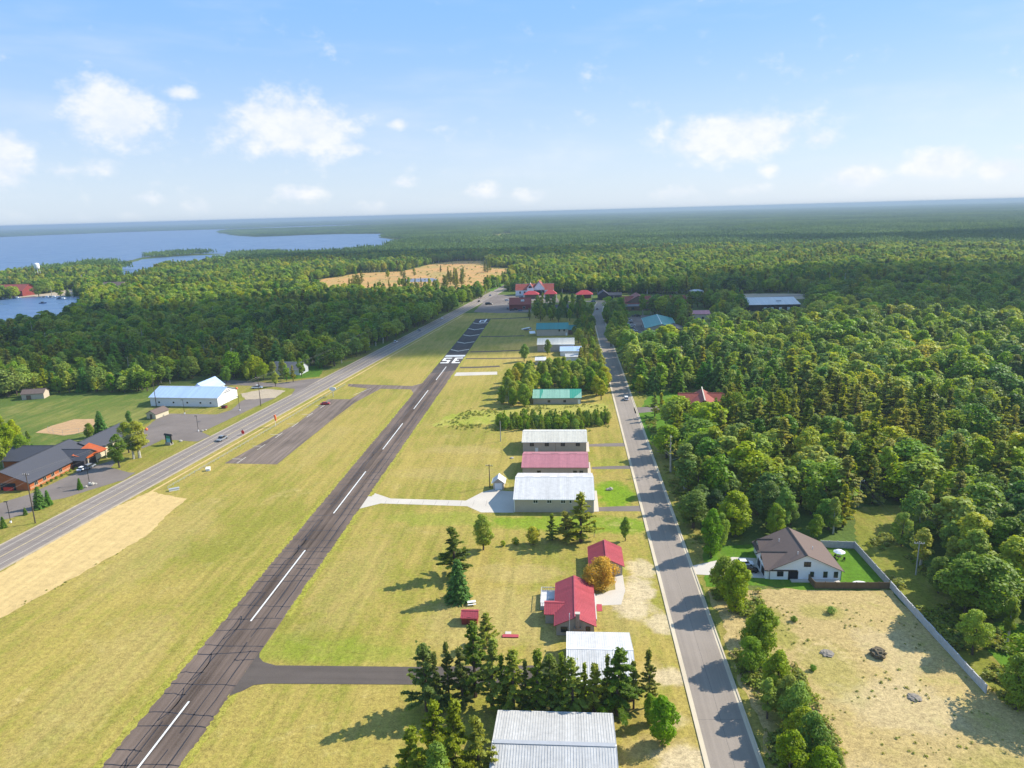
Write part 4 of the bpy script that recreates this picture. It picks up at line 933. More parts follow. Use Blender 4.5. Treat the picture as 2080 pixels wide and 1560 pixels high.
X, Y = P(1130, 633); U4 = gable('metal_shed', 'grey-blue roof showing between trees behind the red barn shop', 'shed', X, Y + 6, 11, 6, 3.5, 5.5, 'x', 'wall_white', 'roof_slate')
opening(U4, 'S', 11, 6, 0, 1.4, 2, 2, 'trim_white')
X, Y = P(1335, 641); U5 = gable('strip_mall', 'long brown shop building with a red roof and grey lower roof', 'shop', X + 2, 668, 30, 10, 5.2, 11.0, 'x', 'wall_brown', 'roof_brick_red', trim='wall_red_dark')
gable_parts(U5, -8, -13, 24, 5, 4.0, 5.2, 'x', 'wall_brown', 'roof_grey', .4, wallname='front_wall', roofname='front_roof')
gable_parts(U5, -14, 4, 12, 13, 6.0, 12.5, 'y', 'wall_brown', 'roof_brick_red', .5, wallname='cross_wall', roofname='cross_roof')
MB().box((4, -7, 10.6), (2.2, 1.5, 1.0)).build('roof_dormer', 'trim_white', U5)
for u in (-26, -20, -8, 2, 10): opening(U5, 'S', 30, 18, u, 1.9, 2.2, 2.0, 'trim_dark')
X, Y = P(1573, 631); U6 = gable('warehouse', 'long black-walled warehouse with a bright white roof in the right wood', 'warehouse', X, Y + 22, 21.8, 22, 5.4, 9.2, 'x', 'wall_black', 'roof_white_metal')
for u in (-8, -2, 5, 12): opening(U6, 'S', 21.8, 22, u, 1.7, 2.4, 2.6, 'trim_dark', 'wall_white', 'door', pname='panel')
MB().box((6, -12, 7.5), (2.0, .9, .35)).build('roof_unit', 'metal_grey', U6)
X, Y = P(1420, 650); U7 = gable('metal_shed', 'pale shed with a raspberry roof right of the teal-roofed shop', 'shed', X, Y + 7, 8.8, 7, 4.9, 7.0, 'x', 'wall_cream', 'roof_pink_metal')
opening(U7, 'S', 8.8, 7, 3, 1.5, 2, 2.4, 'trim_white')
U8 = gable('workshop', 'workshop with a dark teal metal roof and white ridge line', 'workshop', 69.5, 540, 11.5, 25, 5.6, 8.6, 'y', 'wall_grey_brown', 'roof_teal_dark', trim='trim_white', rz=-.05)
gable_parts(U8, 9.5, -24, 9, 11, 4.0, 7.4, 'y', 'wall_brown', 'roof_slate', .5, wallname='office_wall', roofname='office_roof')
for v in (-16, -6, 4, 14): opening(U8, 'W', 11.5, 25, v, 2.0, 4, 3.6, 'trim_dark', 'wall_white', 'door', pname='panel')
opening(U8, 'S', 11.5, 25, -4, 1.9, 5, 2.6, 'trim_white', 'wall_tan', 'door', pname='panel')
for (px, py, a, b, lab, m) in ((1429, 676, 3.5, 9, 'narrow white trailer roof beside tall trees behind the workshop', 'roof_white_metal'), (1466, 668, 5, 4, 'white shed roof half hidden by trees right of the workshop', 'roof_white_metal')):
    X, Y = P(px, py); q = gable('metal_shed', lab, 'shed', X, Y, a, b, 3.0, 4.0, 'y', 'wall_white', m); opening(q, 'S', a, b, 0, 1.2, 1, 2, 'trim_white')
X, Y = P(1414, 597); pavilion('kiosk', 'small white-roofed open kiosk in the dirt yard', 'kiosk', X, Y, 7, 5, 3.4, 5.0, 'roof_white_metal', 'wall_dark')
# --- by the harbour
X, Y = P(22, 603); U9 = gable('boathouse', 'large red-roofed boathouse restaurant on the harbour shore', 'building', X - 10, Y + 14, 26, 13, 8, 15, 'x', 'wall_red_dark', 'roof_brick_red', oh=1.2)
gable_parts(U9, 10, -7, 8, 9, 7, 12, 'y', 'wall_red_dark', 'roof_brick_red', 1.0, wallname='gable_wall', roofname='gable_roof')
opening(U9, 'S', 26, 16, 10, 4, 7, 3, 'trim_white', mull=3)
for (px, py, a, b, e, rg, wl, rf, lab) in ((225, 590, 16, 9, 6, 11, 'wall_tan', 'roof_brown_shingle', 'tan-roofed house on the harbour green'), (283, 592, 14, 8, 5, 10, 'wall_tan', 'roof_orange', 'rust-roofed house among trees beyond the harbour green'), (118, 560, 34, 10, 8, 14, 'wall_tan', 'roof_grey', 'long grey-roofed lodge behind the water tower'), (175, 575, 12, 9, 7, 12, 'wall_white', 'roof_grey', 'white-gabled house between the long lodge and the inlet'), (505, 575, 10, 8, 5, 9, 'wall_tan', 'roof_orange', 'rust-roofed house in the trees left of the cleared ground'), (1935, 602, 16, 10, 5, 10, 'wall_brown', 'roof_brown_shingle', 'brown house roof deep in the far right wood'), (560, 575, 10, 7, 5, 8, 'wall_white', 'roof_grey', 'pale house at the left tip of the cleared ground')):
    X, Y = P(px, py); q = gable('house', lab, 'house', X, Y + b, a, b, e, rg, 'x', wl, rf); opening(q, 'S', a, b, -a * .4, e * .5, 2, 2, 'trim_white')
X, Y = P(80, 572)
wt = thing('water_tower', 'white water tower standing above trees near the lake', 'water tower', (X, Y, 0)); wt.scale = (.72, .72, .82)
MB().lathe([(.5, 24), (5.2, 25), (5.8, 28), (5.8, 34), (4.5, 36.2), (.4, 37)], sides=18).build('tank', 'trim_white', wt, True)
MB().lathe([(1.8, -.2), (1.0, 3), (1.0, 24.4)], sides=10).build('column', 'trim_white', wt)
for k in range(4):
    a = math.pi / 4 + k * math.pi / 2; MB().tube([(6 * math.cos(a), 6 * math.sin(a), 0), (4.6 * math.cos(a), 4.6 * math.sin(a), 26)], .3, 5).build('leg', 'trim_white', wt)

# ------------------------------------------------------------------ vehicles
def car_meshes(kind):
    """local x forward, length about 4.7 m"""
    L, Wd = {'sedan': (4.7, 1.85), 'suv': (4.8, 1.95), 'pickup': (5.8, 2.05)}[kind]
    def loft(secs):
        mb = MB(); n = len(secs[0]); vs = [p for s in secs for p in s]
        fs = [(i * n + j, i * n + (j + 1) % n, (i + 1) * n + (j + 1) % n, (i + 1) * n + j) for i in range(len(secs) - 1) for j in range(n)]
        fs += [tuple(range(n))[::-1], tuple((len(secs) - 1) * n + j for j in range(n))]
        return mb.add(vs, fs)
    def sec(x, w, z0, z1, r=.12): return [(x, -w, z0 + r), (x, -w + r, z0), (x, w - r, z0), (x, w, z0 + r), (x, w, z1 - r), (x, w - r, z1), (x, -w + r, z1), (x, -w, z1 - r)]
    hw = Wd / 2; f, b = L / 2, -L / 2; z1 = .92 if kind == 'sedan' else 1.05
    body = loft([sec(b, hw * .88, .42, z1 - .12), sec(b + .25, hw * .98, .3, z1), sec(0, hw, .28, z1), sec(f - 1.2, hw, .28, z1 - .02), sec(f - .25, hw * .96, .3, z1 - .16), sec(f, hw * .84, .42, z1 - .3)])
    top = {'sedan': 1.46, 'suv': 1.78, 'pickup': 1.9}[kind]
    xs = {'sedan': (b + .55, b + 1.25, .35, 1.15), 'suv': (b + .1, b + .45, .5, 1.25), 'pickup': (-.75, -.55, .75, 1.45)}[kind]
    def cs(x, w, z): return [(x, -w, z1 - .05), (x, w, z1 - .05), (x, w * .86, z), (x, -w * .86, z)]
    cab = loft([cs(xs[0], hw * .93, z1 + .02), cs(xs[1], hw * .93, top - .05), cs(xs[2], hw * .93, top - .05), cs(xs[3], hw * .93, z1 + .02)])
    roof = MB().slab([(xs[1] - .08, -hw * .80, top), (xs[2] + .08, -hw * .80, top), (xs[2] + .08, hw * .80, top), (xs[1] - .08, hw * .80, top)], .07)
    out = [('body', body, None), ('cabin_glass', cab, 'window_glass'), ('roof', roof, None)]
    if kind == 'pickup':
        bed = MB().box((-1.75, 0, 1.06), (.95, hw * .82, .03)); out.append(('truck_bed', bed, 'trim_dark'))
    for x in (b + .95, f - .95):
        for s in (-1, 1): out.append(('wheel', MB().tube([(x, s * (hw - .22), .34), (x, s * (hw + .02), .34)], .35, 12), 'tyre'))
    for s in (-1, 1):
        out.append(('headlight', MB().box((f - .06, s * hw * .62, z1 - .36), (.05, .2, .08)), 'chrome'))
        out.append(('tail_light', MB().box((b + .02, s * hw * .68, z1 - .25), (.04, .14, .12)), 'red_plastic'))
    return [(n, mb, m) for n, mb, m in out]
CAR = {}
for k_ in ('sedan', 'suv', 'pickup'): CAR[k_] = [(n, mb.mesh(n, m or 'paint_car_white'), m) for n, mb, m in car_meshes(k_)]
def car(kind, x, y, heading, paint, label, group=None, z=.062, name=None):
    o = thing(name or {'sedan': 'car', 'suv': 'suv', 'pickup': 'pickup_truck'}[kind], label, {'sedan': 'car', 'suv': 'car', 'pickup': 'pickup'}[kind], (x, y, z), heading, group)
    for n, me, m in CAR[kind]:
        c = bpy.data.objects.new(n, me); C.objects.link(c); c.parent = o
        if m is None:
            c.material_slots[0].link = 'OBJECT'; c.material_slots[0].material = MATS[paint]
    return o
HD = math.atan2(1, .116)
x, y = P(451, 894); car('pickup', x, y, HD + math.pi, 'paint_car_grey', 'grey pickup driving on the near part of the highway')
for (px, py, k, pt, d, lab) in ((804, 696, 'suv', 'paint_car_white', 0, 'white car on the highway, nearest of the three in the middle stretch'), (851, 672, 'sedan', 'paint_car_grey', math.pi, 'silver-grey car on the highway between two white cars'), (898, 648, 'sedan', 'paint_car_white', 0, 'small white car on the highway level with the painted letter'), (973, 613, 'sedan', 'paint_car_black', 0, 'dark car on the highway beside the town turn-off'), (996, 601, 'sedan', 'paint_car_blue', 0, 'dark blue car farthest along the highway')):
    x, y = P(px, py); car(k, x, y, HD + d, pt, lab)
x, y = P(993, 619); car('suv', x, y, .2, 'paint_car_black', 'large dark van turning off the highway into town').scale = (1.6, 1.3, 1.4)
x, y = P(1272, 812); car('suv', x, y, math.pi / 2, 'paint_car_white', 'white car driving on the straight street')
x, y = P(1213, 629); car('sedan', x, y, math.pi / 2 - .2, 'paint_car_black', 'dark car at the bend of the street')
x, y = P(1205, 613); car('sedan', x, y, .1, 'paint_car_blue', 'dark blue car on the cross road at the street end')
x, y = P(661, 822); car('sedan', x, y, .3, 'paint_car_red', 'red car parked at the far corner of the apron', z=.05)
car('sedan', 45.0, 170.6, .05, 'paint_car_white', 'white car parked on the drive of the white house', z=.05)
car('sedan', 45.3, 167.2, .05, 'paint_car_black', 'black car parked on the drive of the white house', z=.05)
x, y = P(168, 955); car('sedan', x, y, 1.5, 'paint_car_white', 'white car parked under the lodge entrance roof', z=.06)
x, y = P(183, 951); car('suv', x, y, 1.5, 'paint_car_grey', 'grey car parked beside the lodge entrance', z=.06)
x, y = P(440, 832); 
x, y = P(523, 789); car('pickup', x, y, .1, 'paint_car_white', 'white pickup parked behind the hall gravel yard', z=.06)
for i, (px, py) in enumerate(((1278, 652), (1281, 657), (1277, 661), (1285, 662), (1284, 668), (1289, 673), (1303, 680), (1274, 656))):
    x, y = P(px, py); car(('suv', 'sedan')[i % 2], x, y, .15, ('paint_car_white', 'paint_car_black', 'paint_car_white', 'paint_car_white', 'paint_car_grey', 'paint_car_white', 'paint_car_grey', 'paint_car_white')[i], 'vehicle parked in the yard left of the teal-roofed workshop', 'vehicles parked by the workshop', .066)
for i, (px, py) in enumerate(((1034, 628), (1040, 631), (1046, 630), (1030, 611), (1037, 609), (1060, 605), (1066, 607), (1057, 632), (1290, 643), (1296, 643), (1330, 602), (1336, 602), (1342, 602))):
    x, y = P(px, py); car(('suv', 'sedan', 'pickup')[i % 3], x, y, rnd.uniform(-.4, .4), rnd.choice(['paint_car_white', 'paint_car_black', 'paint_car_grey', 'paint_car_blue']), 'vehicle parked among the town shops', 'vehicles parked in the town', .08)
# aeroplane
x, y = P(1069, 672)
pl = thing('aeroplane', 'small blue and white aeroplane parked beside the teal-roofed hangar', 'aeroplane', (x, y, 0), 2.6)
MB().tube([(2.6, 0, 1.2), (2.2, 0, 1.2), (.8, 0, 1.35), (-1, 0, 1.35), (-4.6, 0, 1.5)], [.15, .5, .62, .55, .12], 10).build('fuselage', 'paint_car_blue', pl, True)
MB().box((.5, 0, 2.05), (.75, 5.4, .09)).build('wing', 'trim_white', pl)
MB().box((-4.2, 0, 1.55), (.4, 1.6, .05)).build('tailplane', 'trim_white', pl)
MB().prism([(-4.7, -.05), (-3.7, -.05), (-3.7, .05), (-4.7, .05)], 1.5, 2.9).build('fin', 'paint_car_blue', pl)
MB().box((2.75, 0, 1.2), (.03, .08, .9)).build('propeller', 'trim_dark', pl)
for (a, b) in ((1.7, 0), (.2, 1.1), (.2, -1.1)): MB().tube([(a, b - .08, .25), (a, b + .08, .25)], .25, 10).build('wheel', 'tyre', pl)
x, y = P(1081, 682)
tn = thing('canopy_tent', 'small white peaked canopy in front of the parked aeroplane', 'tent', (x, y, 0), .2)
MB().add([(-2.2, -2.5, 2.1), (2.2, -2.5, 2.1), (2.2, 2.5, 2.1), (-2.2, 2.5, 2.1), (-2.2, 0, 3.6), (2.2, 0, 3.6)], [(0, 1, 5, 4), (2, 3, 4, 5)]).build('roof', 'trim_white', tn)
for a in (-2.1, 2.1):
    for b in (-2.4, 2.4): MB().tube([(a, b, 0), (a, b, 2.1)], .05, 5).build('post', 'metal_grey', tn)

# ------------------------------------------------------------------ poles, wires, signs
POLES = []
def util_pole(px, py, h, label, arm=True, z=0, wood='pole_wood'):
    x, y = P(px, py); o = thing('utility_pole', label, 'utility pole', (x, y, 0), math.atan2(1, .116) - math.pi / 2)
    MB().tube([(0, 0, -.2), (0, 0, h)], [.19, .12], 8).build('post', wood, o)
    if arm:
        MB().box((0, 0, h - .5), (1.2, .07, .08)).build('crossarm', wood, o)
        for s in (-1.05, -.4, .4, 1.05): MB().tube([(s, 0, h - .42), (s, 0, h - .15)], .06, 6).build('insulator', 'trim_white', o)
    POLES.append((x, y, h)); return o
util_pole(72, 1063, 16.5, 'tall dark utility pole in the grass beside the near highway')
util_pole(530, 825, 14.8, 'dark utility pole beside the highway opposite the hall doors')
util_pole(733, 722, 14.0, 'utility pole on the left highway verge before a white sign')
util_pole(857, 655, 14.0, 'utility pole at the wood edge far up the highway')
util_pole(318, 826, 16.5, 'bare dark pole in front of the hall', arm=False)
util_pole(1017, 897, 8.7, 'pale grey pole in the field left of the beige-roofed hangar', arm=False, wood='pole_grey')
util_pole(995, 990, 8.2, 'thin brown pole behind the small white shed', arm=True)
util_pole(1033, 820, 8.5, 'thin pole in front of the tree clump', arm=False, wood='pole_grey')
util_pole(1860, 1168, 9.0, 'wooden pole with a transformer beside the right-hand wood', arm=True, wood='pole_grey')
util_pole(1743, 1030, 9.0, 'pole in the small clearing behind the white house', arm=True, wood='pole_grey')
def wires(name, label, a, b, hs, sag, offs):
    root = thing(name, label, 'cable', ((a[0] + b[0]) / 2, (a[1] + b[1]) / 2, 0)); cx, cy_ = (a[0] + b[0]) / 2, (a[1] + b[1]) / 2
    d = Vector((b[0] - a[0], b[1] - a[1])).normalized(); n = Vector((-d.y, d.x))
    for o_, dz in offs:
        pts = []
        for i in range(17):
            t = i / 16; pts.append((a[0] + (b[0] - a[0]) * t + n.x * o_ - cx, a[1] + (b[1] - a[1]) * t + n.y * o_ - cy_, hs[0] * (1 - t) + hs[1] * t + dz - sag * 4 * t * (1 - t)))
        MB().tube(pts, .022, 4).build('wire', 'wire_metal', root)
    return root
W4 = [(-1.0, -.1), (.4, -.1), (1.0, -.1), (0, -2.6)]
q0 = (POLES[0][0] - 12, POLES[0][1] - 95)
wires('power_line', 'power line cables running off the left edge from the near highway pole', q0, POLES[0], (16.5, 16.5), 1.2, W4)
wires('power_line', 'power line cables spanning from the near pole past the lodge to the hall', POLES[0], POLES[1], (16.5, 14.8), 2.2, W4)
wires('power_line', 'power line cables along the highway in front of the roadside house', POLES[1], POLES[2], (14.8, 14), 1.8, W4)
wires('power_line', 'power line cables along the far wood edge of the highway', POLES[2], POLES[3], (14, 14), 1.8, W4)
wires('power_line', 'thin cables across the clearing behind the white house', POLES[8], POLES[9], (8.7, 8.7), .6, [(-.5, 0), (.5, 0)])
a, b = Vector(POLES[0][:2]), Vector(POLES[1][:2])
for t, lab in ((.40, 'orange aviation marker ball on the cable above the lodge roof'), (.86, 'orange-red aviation marker ball on the cable in front of the hall')):
    p = a.lerp(b, t); z = 16.5 * (1 - t) + 14.8 * t - 2.2 * 4 * t * (1 - t) - .15
    o = thing('marker_ball', lab, 'marker ball', (p.x, p.y, z)); MB().lathe([(.02, -.6), (.4, -.45), (.58, 0), (.4, .45), (.02, .6)], sides=14).build('shell', 'orange_plastic', o, True)
    MB().box((0, 0, .62), (.08, .08, .12)).build('clamp', 'metal_grey', o)
def lamp(px, py, h, label):
    x, y = P(px, py); o = thing('lamp_post', label, 'lamp post', (x, y, 0))
    MB().lathe([(.3, -.1), (.3, .6)], sides=10).build('base', 'trim_white', o)
    MB().tube([(0, 0, .6), (0, 0, h)], .09, 8).build('pole', 'trim_dark', o); MB().box((-.35, 0, h + .05), (.55, .22, .09)).build('lamp_head', 'trim_dark', o)
lamp(22, 1062, 7, 'black lamp post at the left edge of the lodge parking lot'); lamp(182, 983, 7, 'black lamp post on the grass island by the lodge drive')
lamp(375, 841, 7, 'black lamp post on the grass in front of the hall'); lamp(403, 876, 7, 'black lamp post at the entrance of the hall parking lot'); lamp(487, 834, 7, 'black lamp post near the hall doors')
x, y = P(344, 903)
sg = thing('road_sign', 'dark pylon sign with green and turquoise panels beside the highway', 'sign', (x, y, 0), -.35)
MB().box((0, 0, .5), (1.6, .7, .5)).build('base', 'rock', sg)
for s in (-1, 1): MB().box((s * 1.45, 0, 2.2), (.22, .25, 1.9)).build('post', 'trim_dark', sg)
MB().box((0, 0, 3.3), (1.25, .18, .55)).build('panel', 'sign_green', sg); MB().box((0, 0, 1.9), (1.25, .18, .75)).build('screen', 'sign_cyan', sg)
MB().add([(-2.1, -.5, 4.0), (2.1, -.5, 4.0), (2.1, .5, 4.0), (-2.1, .5, 4.0), (-2.1, 0, 4.7), (2.1, 0, 4.7)], [(0, 1, 5, 4), (2, 3, 4, 5), (0, 4, 3), (1, 2, 5)]).build('roof', 'trim_dark', sg)
x, y = P(677, 806)
sg = thing('oval_sign', 'white oval sign on a post beside the taxi link', 'sign', (x, y, 0), -.2)
MB().tube([(0, 0, 0), (0, 0, 3.2)], .14, 8).build('post', 'metal_grey', sg)
MB().tube([(0, -.12, 4.2), (0, .12, 4.2)], 1.0, 22).build('board', 'trim_white', sg).scale = (1.9, 1, 1)
x, y = P(494, 883)
sg = thing('warning_disc', 'round orange-red warning disc on a short post by the highway', 'sign', (x, y, 0), -.3)
MB().tube([(0, 0, 0), (0, 0, 2.4)], .07, 6).build('post', 'trim_dark', sg); MB().tube([(0, -.05, 1.2), (0, -.12, 1.2)], .85, 18).build('disc', 'red_plastic', sg)
x, y = P(560, 866)
ws = thing('windsock', 'limp orange windsock on a white post beside the rail fence', 'windsock', (x, y, 0))
MB().tube([(0, 0, 0), (0, 0, 5.4)], .08, 6).build('post', 'trim_white', ws); MB().tube([(0, 0, 5.3), (.25, -.1, 4.6), (.35, -.15, 3.5), (.4, -.15, 2.6)], [.5, .48, .4, .25], 10).build('sock', 'orange_plastic', ws)
x, y = P(736, 713)
bb = thing('billboard', 'white billboard panel at the wood edge beside the highway', 'sign', (x - 7, y + 14, 0), .9)
MB().box((0, 0, 1.9), (4.2, .12, 1.2)).build('panel', 'trim_white', bb)
for s in (-2.5, 2.5): MB().box((s, .2, 1), (.12, .12, 1)).build('post', 'pole_wood', bb)

# rail fence along the highway side of the airfield
rf = thing('rail_fence', 'low grey rail fence along the airfield side of the highway', 'fence', (hx(300) + 14.2, 300, 0))
fp = [(hx(y) + (14.5 if y < 300 else 14.5 - (y - 300) * .012), y) for y in np.arange(221, 372, 3.0)]
for i, (x, y) in enumerate(fp): MB().box((x - rf.location.x, y - 300, .45), (.05, .05, .5)).build('post', 'metal_grey', rf)
for z in (.55, .92):
    MB().tube([(x - rf.location.x, y - 300, z) for x, y in fp], .035, 5).build('rail', 'metal_grey', rf)
# white timber fence of the vacant lot and yard
def panel_fence(name, label, pts, h, mat, step=2.4, th=.06, jig=0.0):
    root = thing(name, label, 'fence', (pts[0][0], pts[0][1], 0)); ox, oy = pts[0]
    pm = None
    for i in range(len(pts) - 1):
        a, b = Vector(pts[i]), Vector(pts[i + 1]); d = (b - a).normalized(); n = Vector((-d.y, d.x)); k = max(1, round((b - a).length / step)); L = (b - a).length / k
        for j in range(k):
            c = a + d * L * (j + .5); hh = h + rnd.uniform(-jig, jig)
            MB().box((c.x - ox, c.y - oy, hh / 2 + .05), (L / 2 - .03, th, hh / 2), (d.x, d.y, 0), (n.x, n.y, 0)).build('panel', mat, root)
            p = a + d * L * j; MB().box((p.x - ox, p.y - oy, h / 2 + .1), (.09, .11, h / 2 + .08), (d.x, d.y, 0), (n.x, n.y, 0)).build('post', mat, root)
    return root
panel_fence('panel_fence', 'weathered white timber fence slanting along the right of the bare lot', [(76.7, 160.0), (77.1, 140), (77.6, 121.6)], 1.75, 'timber_white', jig=.10, th=.10)
panel_fence('panel_fence', 'grey timber fence round the back yard of the white house', [(67.6, 181.2), (76.2, 180.6), (76.6, 160.6)], 1.9, 'timber_grey', th=.08)
panel_fence('panel_fence', 'dark brown timber fence in front of the white house yard', [(58.6, 162.8), (58.9, 159.3), (66, 159.4), (76.4, 159.7)], 1.7, 'timber_brown', th=.05)
x, y = P(733, 1177); 
pool = thing('paddling_pool', 'oval blue and white paddling pool beside the dark fence', 'pool', (70.2, 161.4, 0))
o = MB().lathe([(1.0, 0), (1.15, .15), (1.15, .45), (.95, .5)], sides=20).build('rim', 'trim_white', pool, True); o.scale = (1.55, 1, 1)
o = MB().lathe([(.95, .38), (.9, .42)], sides=20).build('water', 'cyan_plastic', pool); o.scale = (1.55, 1, 1)
pu = thing('parasol', 'white parasol over a table in the fenced yard', 'parasol', (70.0, 174.6, 0))
MB().tube([(0, 0, 0), (0, 0, 2.5)], .04, 6).build('pole', 'metal_grey', pu); MB().lathe([(1.5, 2.05), (.8, 2.45), (.02, 2.7)], sides=8).build('canopy', 'cloth_white', pu)
MB().lathe([(.06, 0), (.06, .7), (.6, .72), (.6, .77)], sides=12).build('table', 'trim_dark', pu)
for (dx, dy) in ((-1.2, -.4), (.9, -1.0), (-.6, 1.0)):
    ch = thing('patio_chair', 'dark patio chair beside the white parasol', 'chair', (70.0 + dx, 174.6 + dy, 0), rnd.uniform(0, 6), 'patio chairs')
    MB().box((0, 0, .42), (.26, .26, .03)).build('seat', 'trim_dark', ch); MB().box((0, .25, .7), (.26, .03, .28)).build('backrest', 'trim_dark', ch)
    for a in (-.22, .22):
        for b in (-.22, .22): MB().box((a, b, .2), (.025, .025, .2)).build('leg', 'trim_dark', ch)
x, y = P(958, 1228)
pt = thing('picnic_table', 'white picnic table on the dry grass above the tiny red shed', 'table', (x, y, 0), .25)
MB().box((0, 0, .78), (1.0, .45, .04)).build('table_top', 'trim_white', pt)
for s in (-.75, .75): MB().box((0, s, .45), (1.0, .15, .03)).build('seat', 'trim_white', pt)
for s in (-.7, .7): MB().box((s, 0, .42), (.05, .75, .04)).build('crossbar', 'metal_grey', pt); MB().box((s, 0, .38), (.05, .06, .38)).build('leg', 'metal_grey', pt)
x, y = P(1037, 1293)
bn = thing('deck_platform', 'red-painted low platform with a cream pad on the dry grass', 'platform', (x, y, 0), .0)
MB().box((0, 0, .12), (1.75, .5, .12)).build('platform', 'red_deck', bn); MB().box((-.6, 1.25, .06), (.65, .5, .06)).build('pad', 'concrete', bn)
def rock(x, y, s, label, group=None, mat='rock', name='boulder', flat=.7):
    r = random.Random(int(x * 31 + y * 17)); bm = bmesh.new(); bmesh.ops.create_icosphere(bm, subdivisions=3, radius=s)
    for v in bm.verts: v.co *= r.uniform(.72, 1.18); v.co.z *= flat; v.co.z += s * flat * .6
    me = bpy.data.meshes.new(name); bm.to_mesh(me); bm.free(); me.materials.append(MATS[mat]); o = bpy.data.objects.new(name, me); C.objects.link(o); o.location = (x, y, 0)
    return tag(o, label, 'rock' if name == 'boulder' else name.replace('_', ' '), group)
for (px, py, s) in ((188, 985, .9), (175, 990, .6), (195, 984, .5), (411, 876, .6), (418, 874, .5), (367, 897, .7)):
    x, y = P(px, py); rock(x, y, s, 'pale landscaping boulder on the grass islands by the highway', 'landscaping boulders')
x, y = P(1240, 995); rock(x, y, .8, 'pale boulder on the bright green lawn beside the white-roofed hangar'); rock(x - .9, y - .2, .6, 'darker boulder leaning on the pale one on the green lawn')
x, y = P(1040, 931); rock(x, y, .7, 'heap of pale stones in the shadow left of the hangars', flat=.5)
x, y = P(1783, 1332); rock(x, y, 1.6, 'dark brush-covered soil mound in the bare lot', None, 'soil', 'soil_mound', .6)
x, y = P(1858, 1418); rock(x, y, 1.2, 'grey rubble pile in the middle of the bare lot', None, 'rubble', 'rubble_pile', .22)
x, y = P(1680, 1328); rock(x, y, 1.3, 'flat grey gravel pile near the weeds of the bare lot', None, 'rubble', 'rubble_pile', .2)
x, y = P(423, 956)
ub = thing('vent_box', 'white angled vent box in the grass near the apron corner', 'box', (x, y, 0), .3)
MB().prism([(-.7, -.6), (.7, -.6), (.7, .6), (-.7, .6)], 0, .9).build('housing', 'trim_white', ub); MB().slab([(-.8, -.7, .9), (.8, -.7, .9), (.8, .7, 1.3), (-.8, .7, 1.3)], .1).build('lid', 'trim_white', ub)
x, y = P(354, 996)
ub = thing('equipment_cover', 'long pale equipment cover beside the sand strip tip', 'box', (x, y, 0), .6)
MB().box((0, 0, .35), (1.6, .55, .35)).build('housing', 'trim_white', ub); MB().box((0, 0, .74), (1.7, .62, .05)).build('lid', 'metal_grey', ub)
x, y = P(456, 829); ub = thing('dumpster', 'dark red dumpster at the corner of the hall', 'dumpster', (x, y, 0), -.1)
MB().prism([(-1.2, -.8), (1.2, -.8), (1.2, .8), (-1.2, .8)], .1, 1.3).build('bin', 'wall_red_dark', ub); MB().box((0, 0, 1.34), (1.25, .85, .05)).build('lid', 'trim_dark', ub)
x, y = P(20, 996); ub = thing('dumpster', 'red skip parked beside the lodge gable end', 'dumpster', (x, y, 0), 0)
MB().prism([(-1.6, -.8), (1.6, -.8), (1.9, .8), (-1.9, .8)], .1, 1.4).build('bin', 'red_plastic', ub); MB().box((0, 0, 1.42), (1.7, .75, .03)).build('lid', 'wall_red_dark', ub)
x, y = P(1157, 1294)
ant = thing('flagpole', 'slim white pole behind the white ribbed hangar beside the cottage', 'pole', (x, y, 0)); MB().tube([(0, 0, 0), (0, 0, 5.6)], .07, 6).build('pole', 'trim_white', ant); MB().lathe([(.02, 5.6), (.12, 5.7), (.02, 5.82)], sides=8).build('finial', 'chrome', ant)
# backstop fence of the ball field
x, y = P(130, 884); bf = thing('backstop', 'grey chain-link backstop at the front of the ball field', 'fence', (x, y, 0))
bp = [(-11, 5), (-6, 1.5), (0, -.5), (6, 1.5), (10, 5)]
for (a, b) in bp: MB().tube([(a, b, 0), (a, b, 2.6)], .05, 5).build('post', 'metal_grey', bf)
for z in (.2, 1.4, 2.6): MB().tube([(a, b, z) for a, b in bp], .035, 4).build('rail', 'metal_grey', bf)
# boats in the harbour
BO = None
for i, (px, py, an) in enumerate([(8 + 7 * k, 608.5 - .35 * k, .3) for k in range(5)] + [(90, 606, .1), (97, 605, .2), (104, 606, .0), (111, 605, .2), (122, 608, .1), (130, 609, .2), (150, 606, .3), (176, 609, .1), (190, 608, .1), (205, 606, .4), (87, 617, .15)]):
    x, y = P(px, py); lab = 'white motor boat crossing the open harbour water' if i == 15 else 'boat moored along the harbour shore'
    bo = thing('motor_boat', lab, 'boat', (x, y, .4), an, None if i == 15 else 'boats moored in the harbour')
    MB().add([(-4, -1.4, 1), (2, -1.5, 1.1), (5, 0, 1.4), (2, 1.5, 1.1), (-4, 1.4, 1), (-3.6, -1, -.1), (2, -.9, -.1), (3.8, 0, 0), (2, .9, -.1), (-3.6, 1, -.1)], [(0, 1, 2, 3, 4), (0, 5, 6, 1), (1, 6, 7, 2), (2, 7, 8, 3), (3, 8, 9, 4), (4, 9, 5, 0)]).build('hull', 'trim_white' if i % 3 else 'paint_car_blue', bo)
    MB().box((-.3, 0, 1.5), (1.3, 1.0, .45)).build('cabin', 'window_glass' if i % 2 else 'cloth_white', bo); MB().box((-.3, 0, 2.3), (1.8, 1.2, .06)).build('canopy', 'paint_car_blue' if i % 2 else 'trim_white', bo)
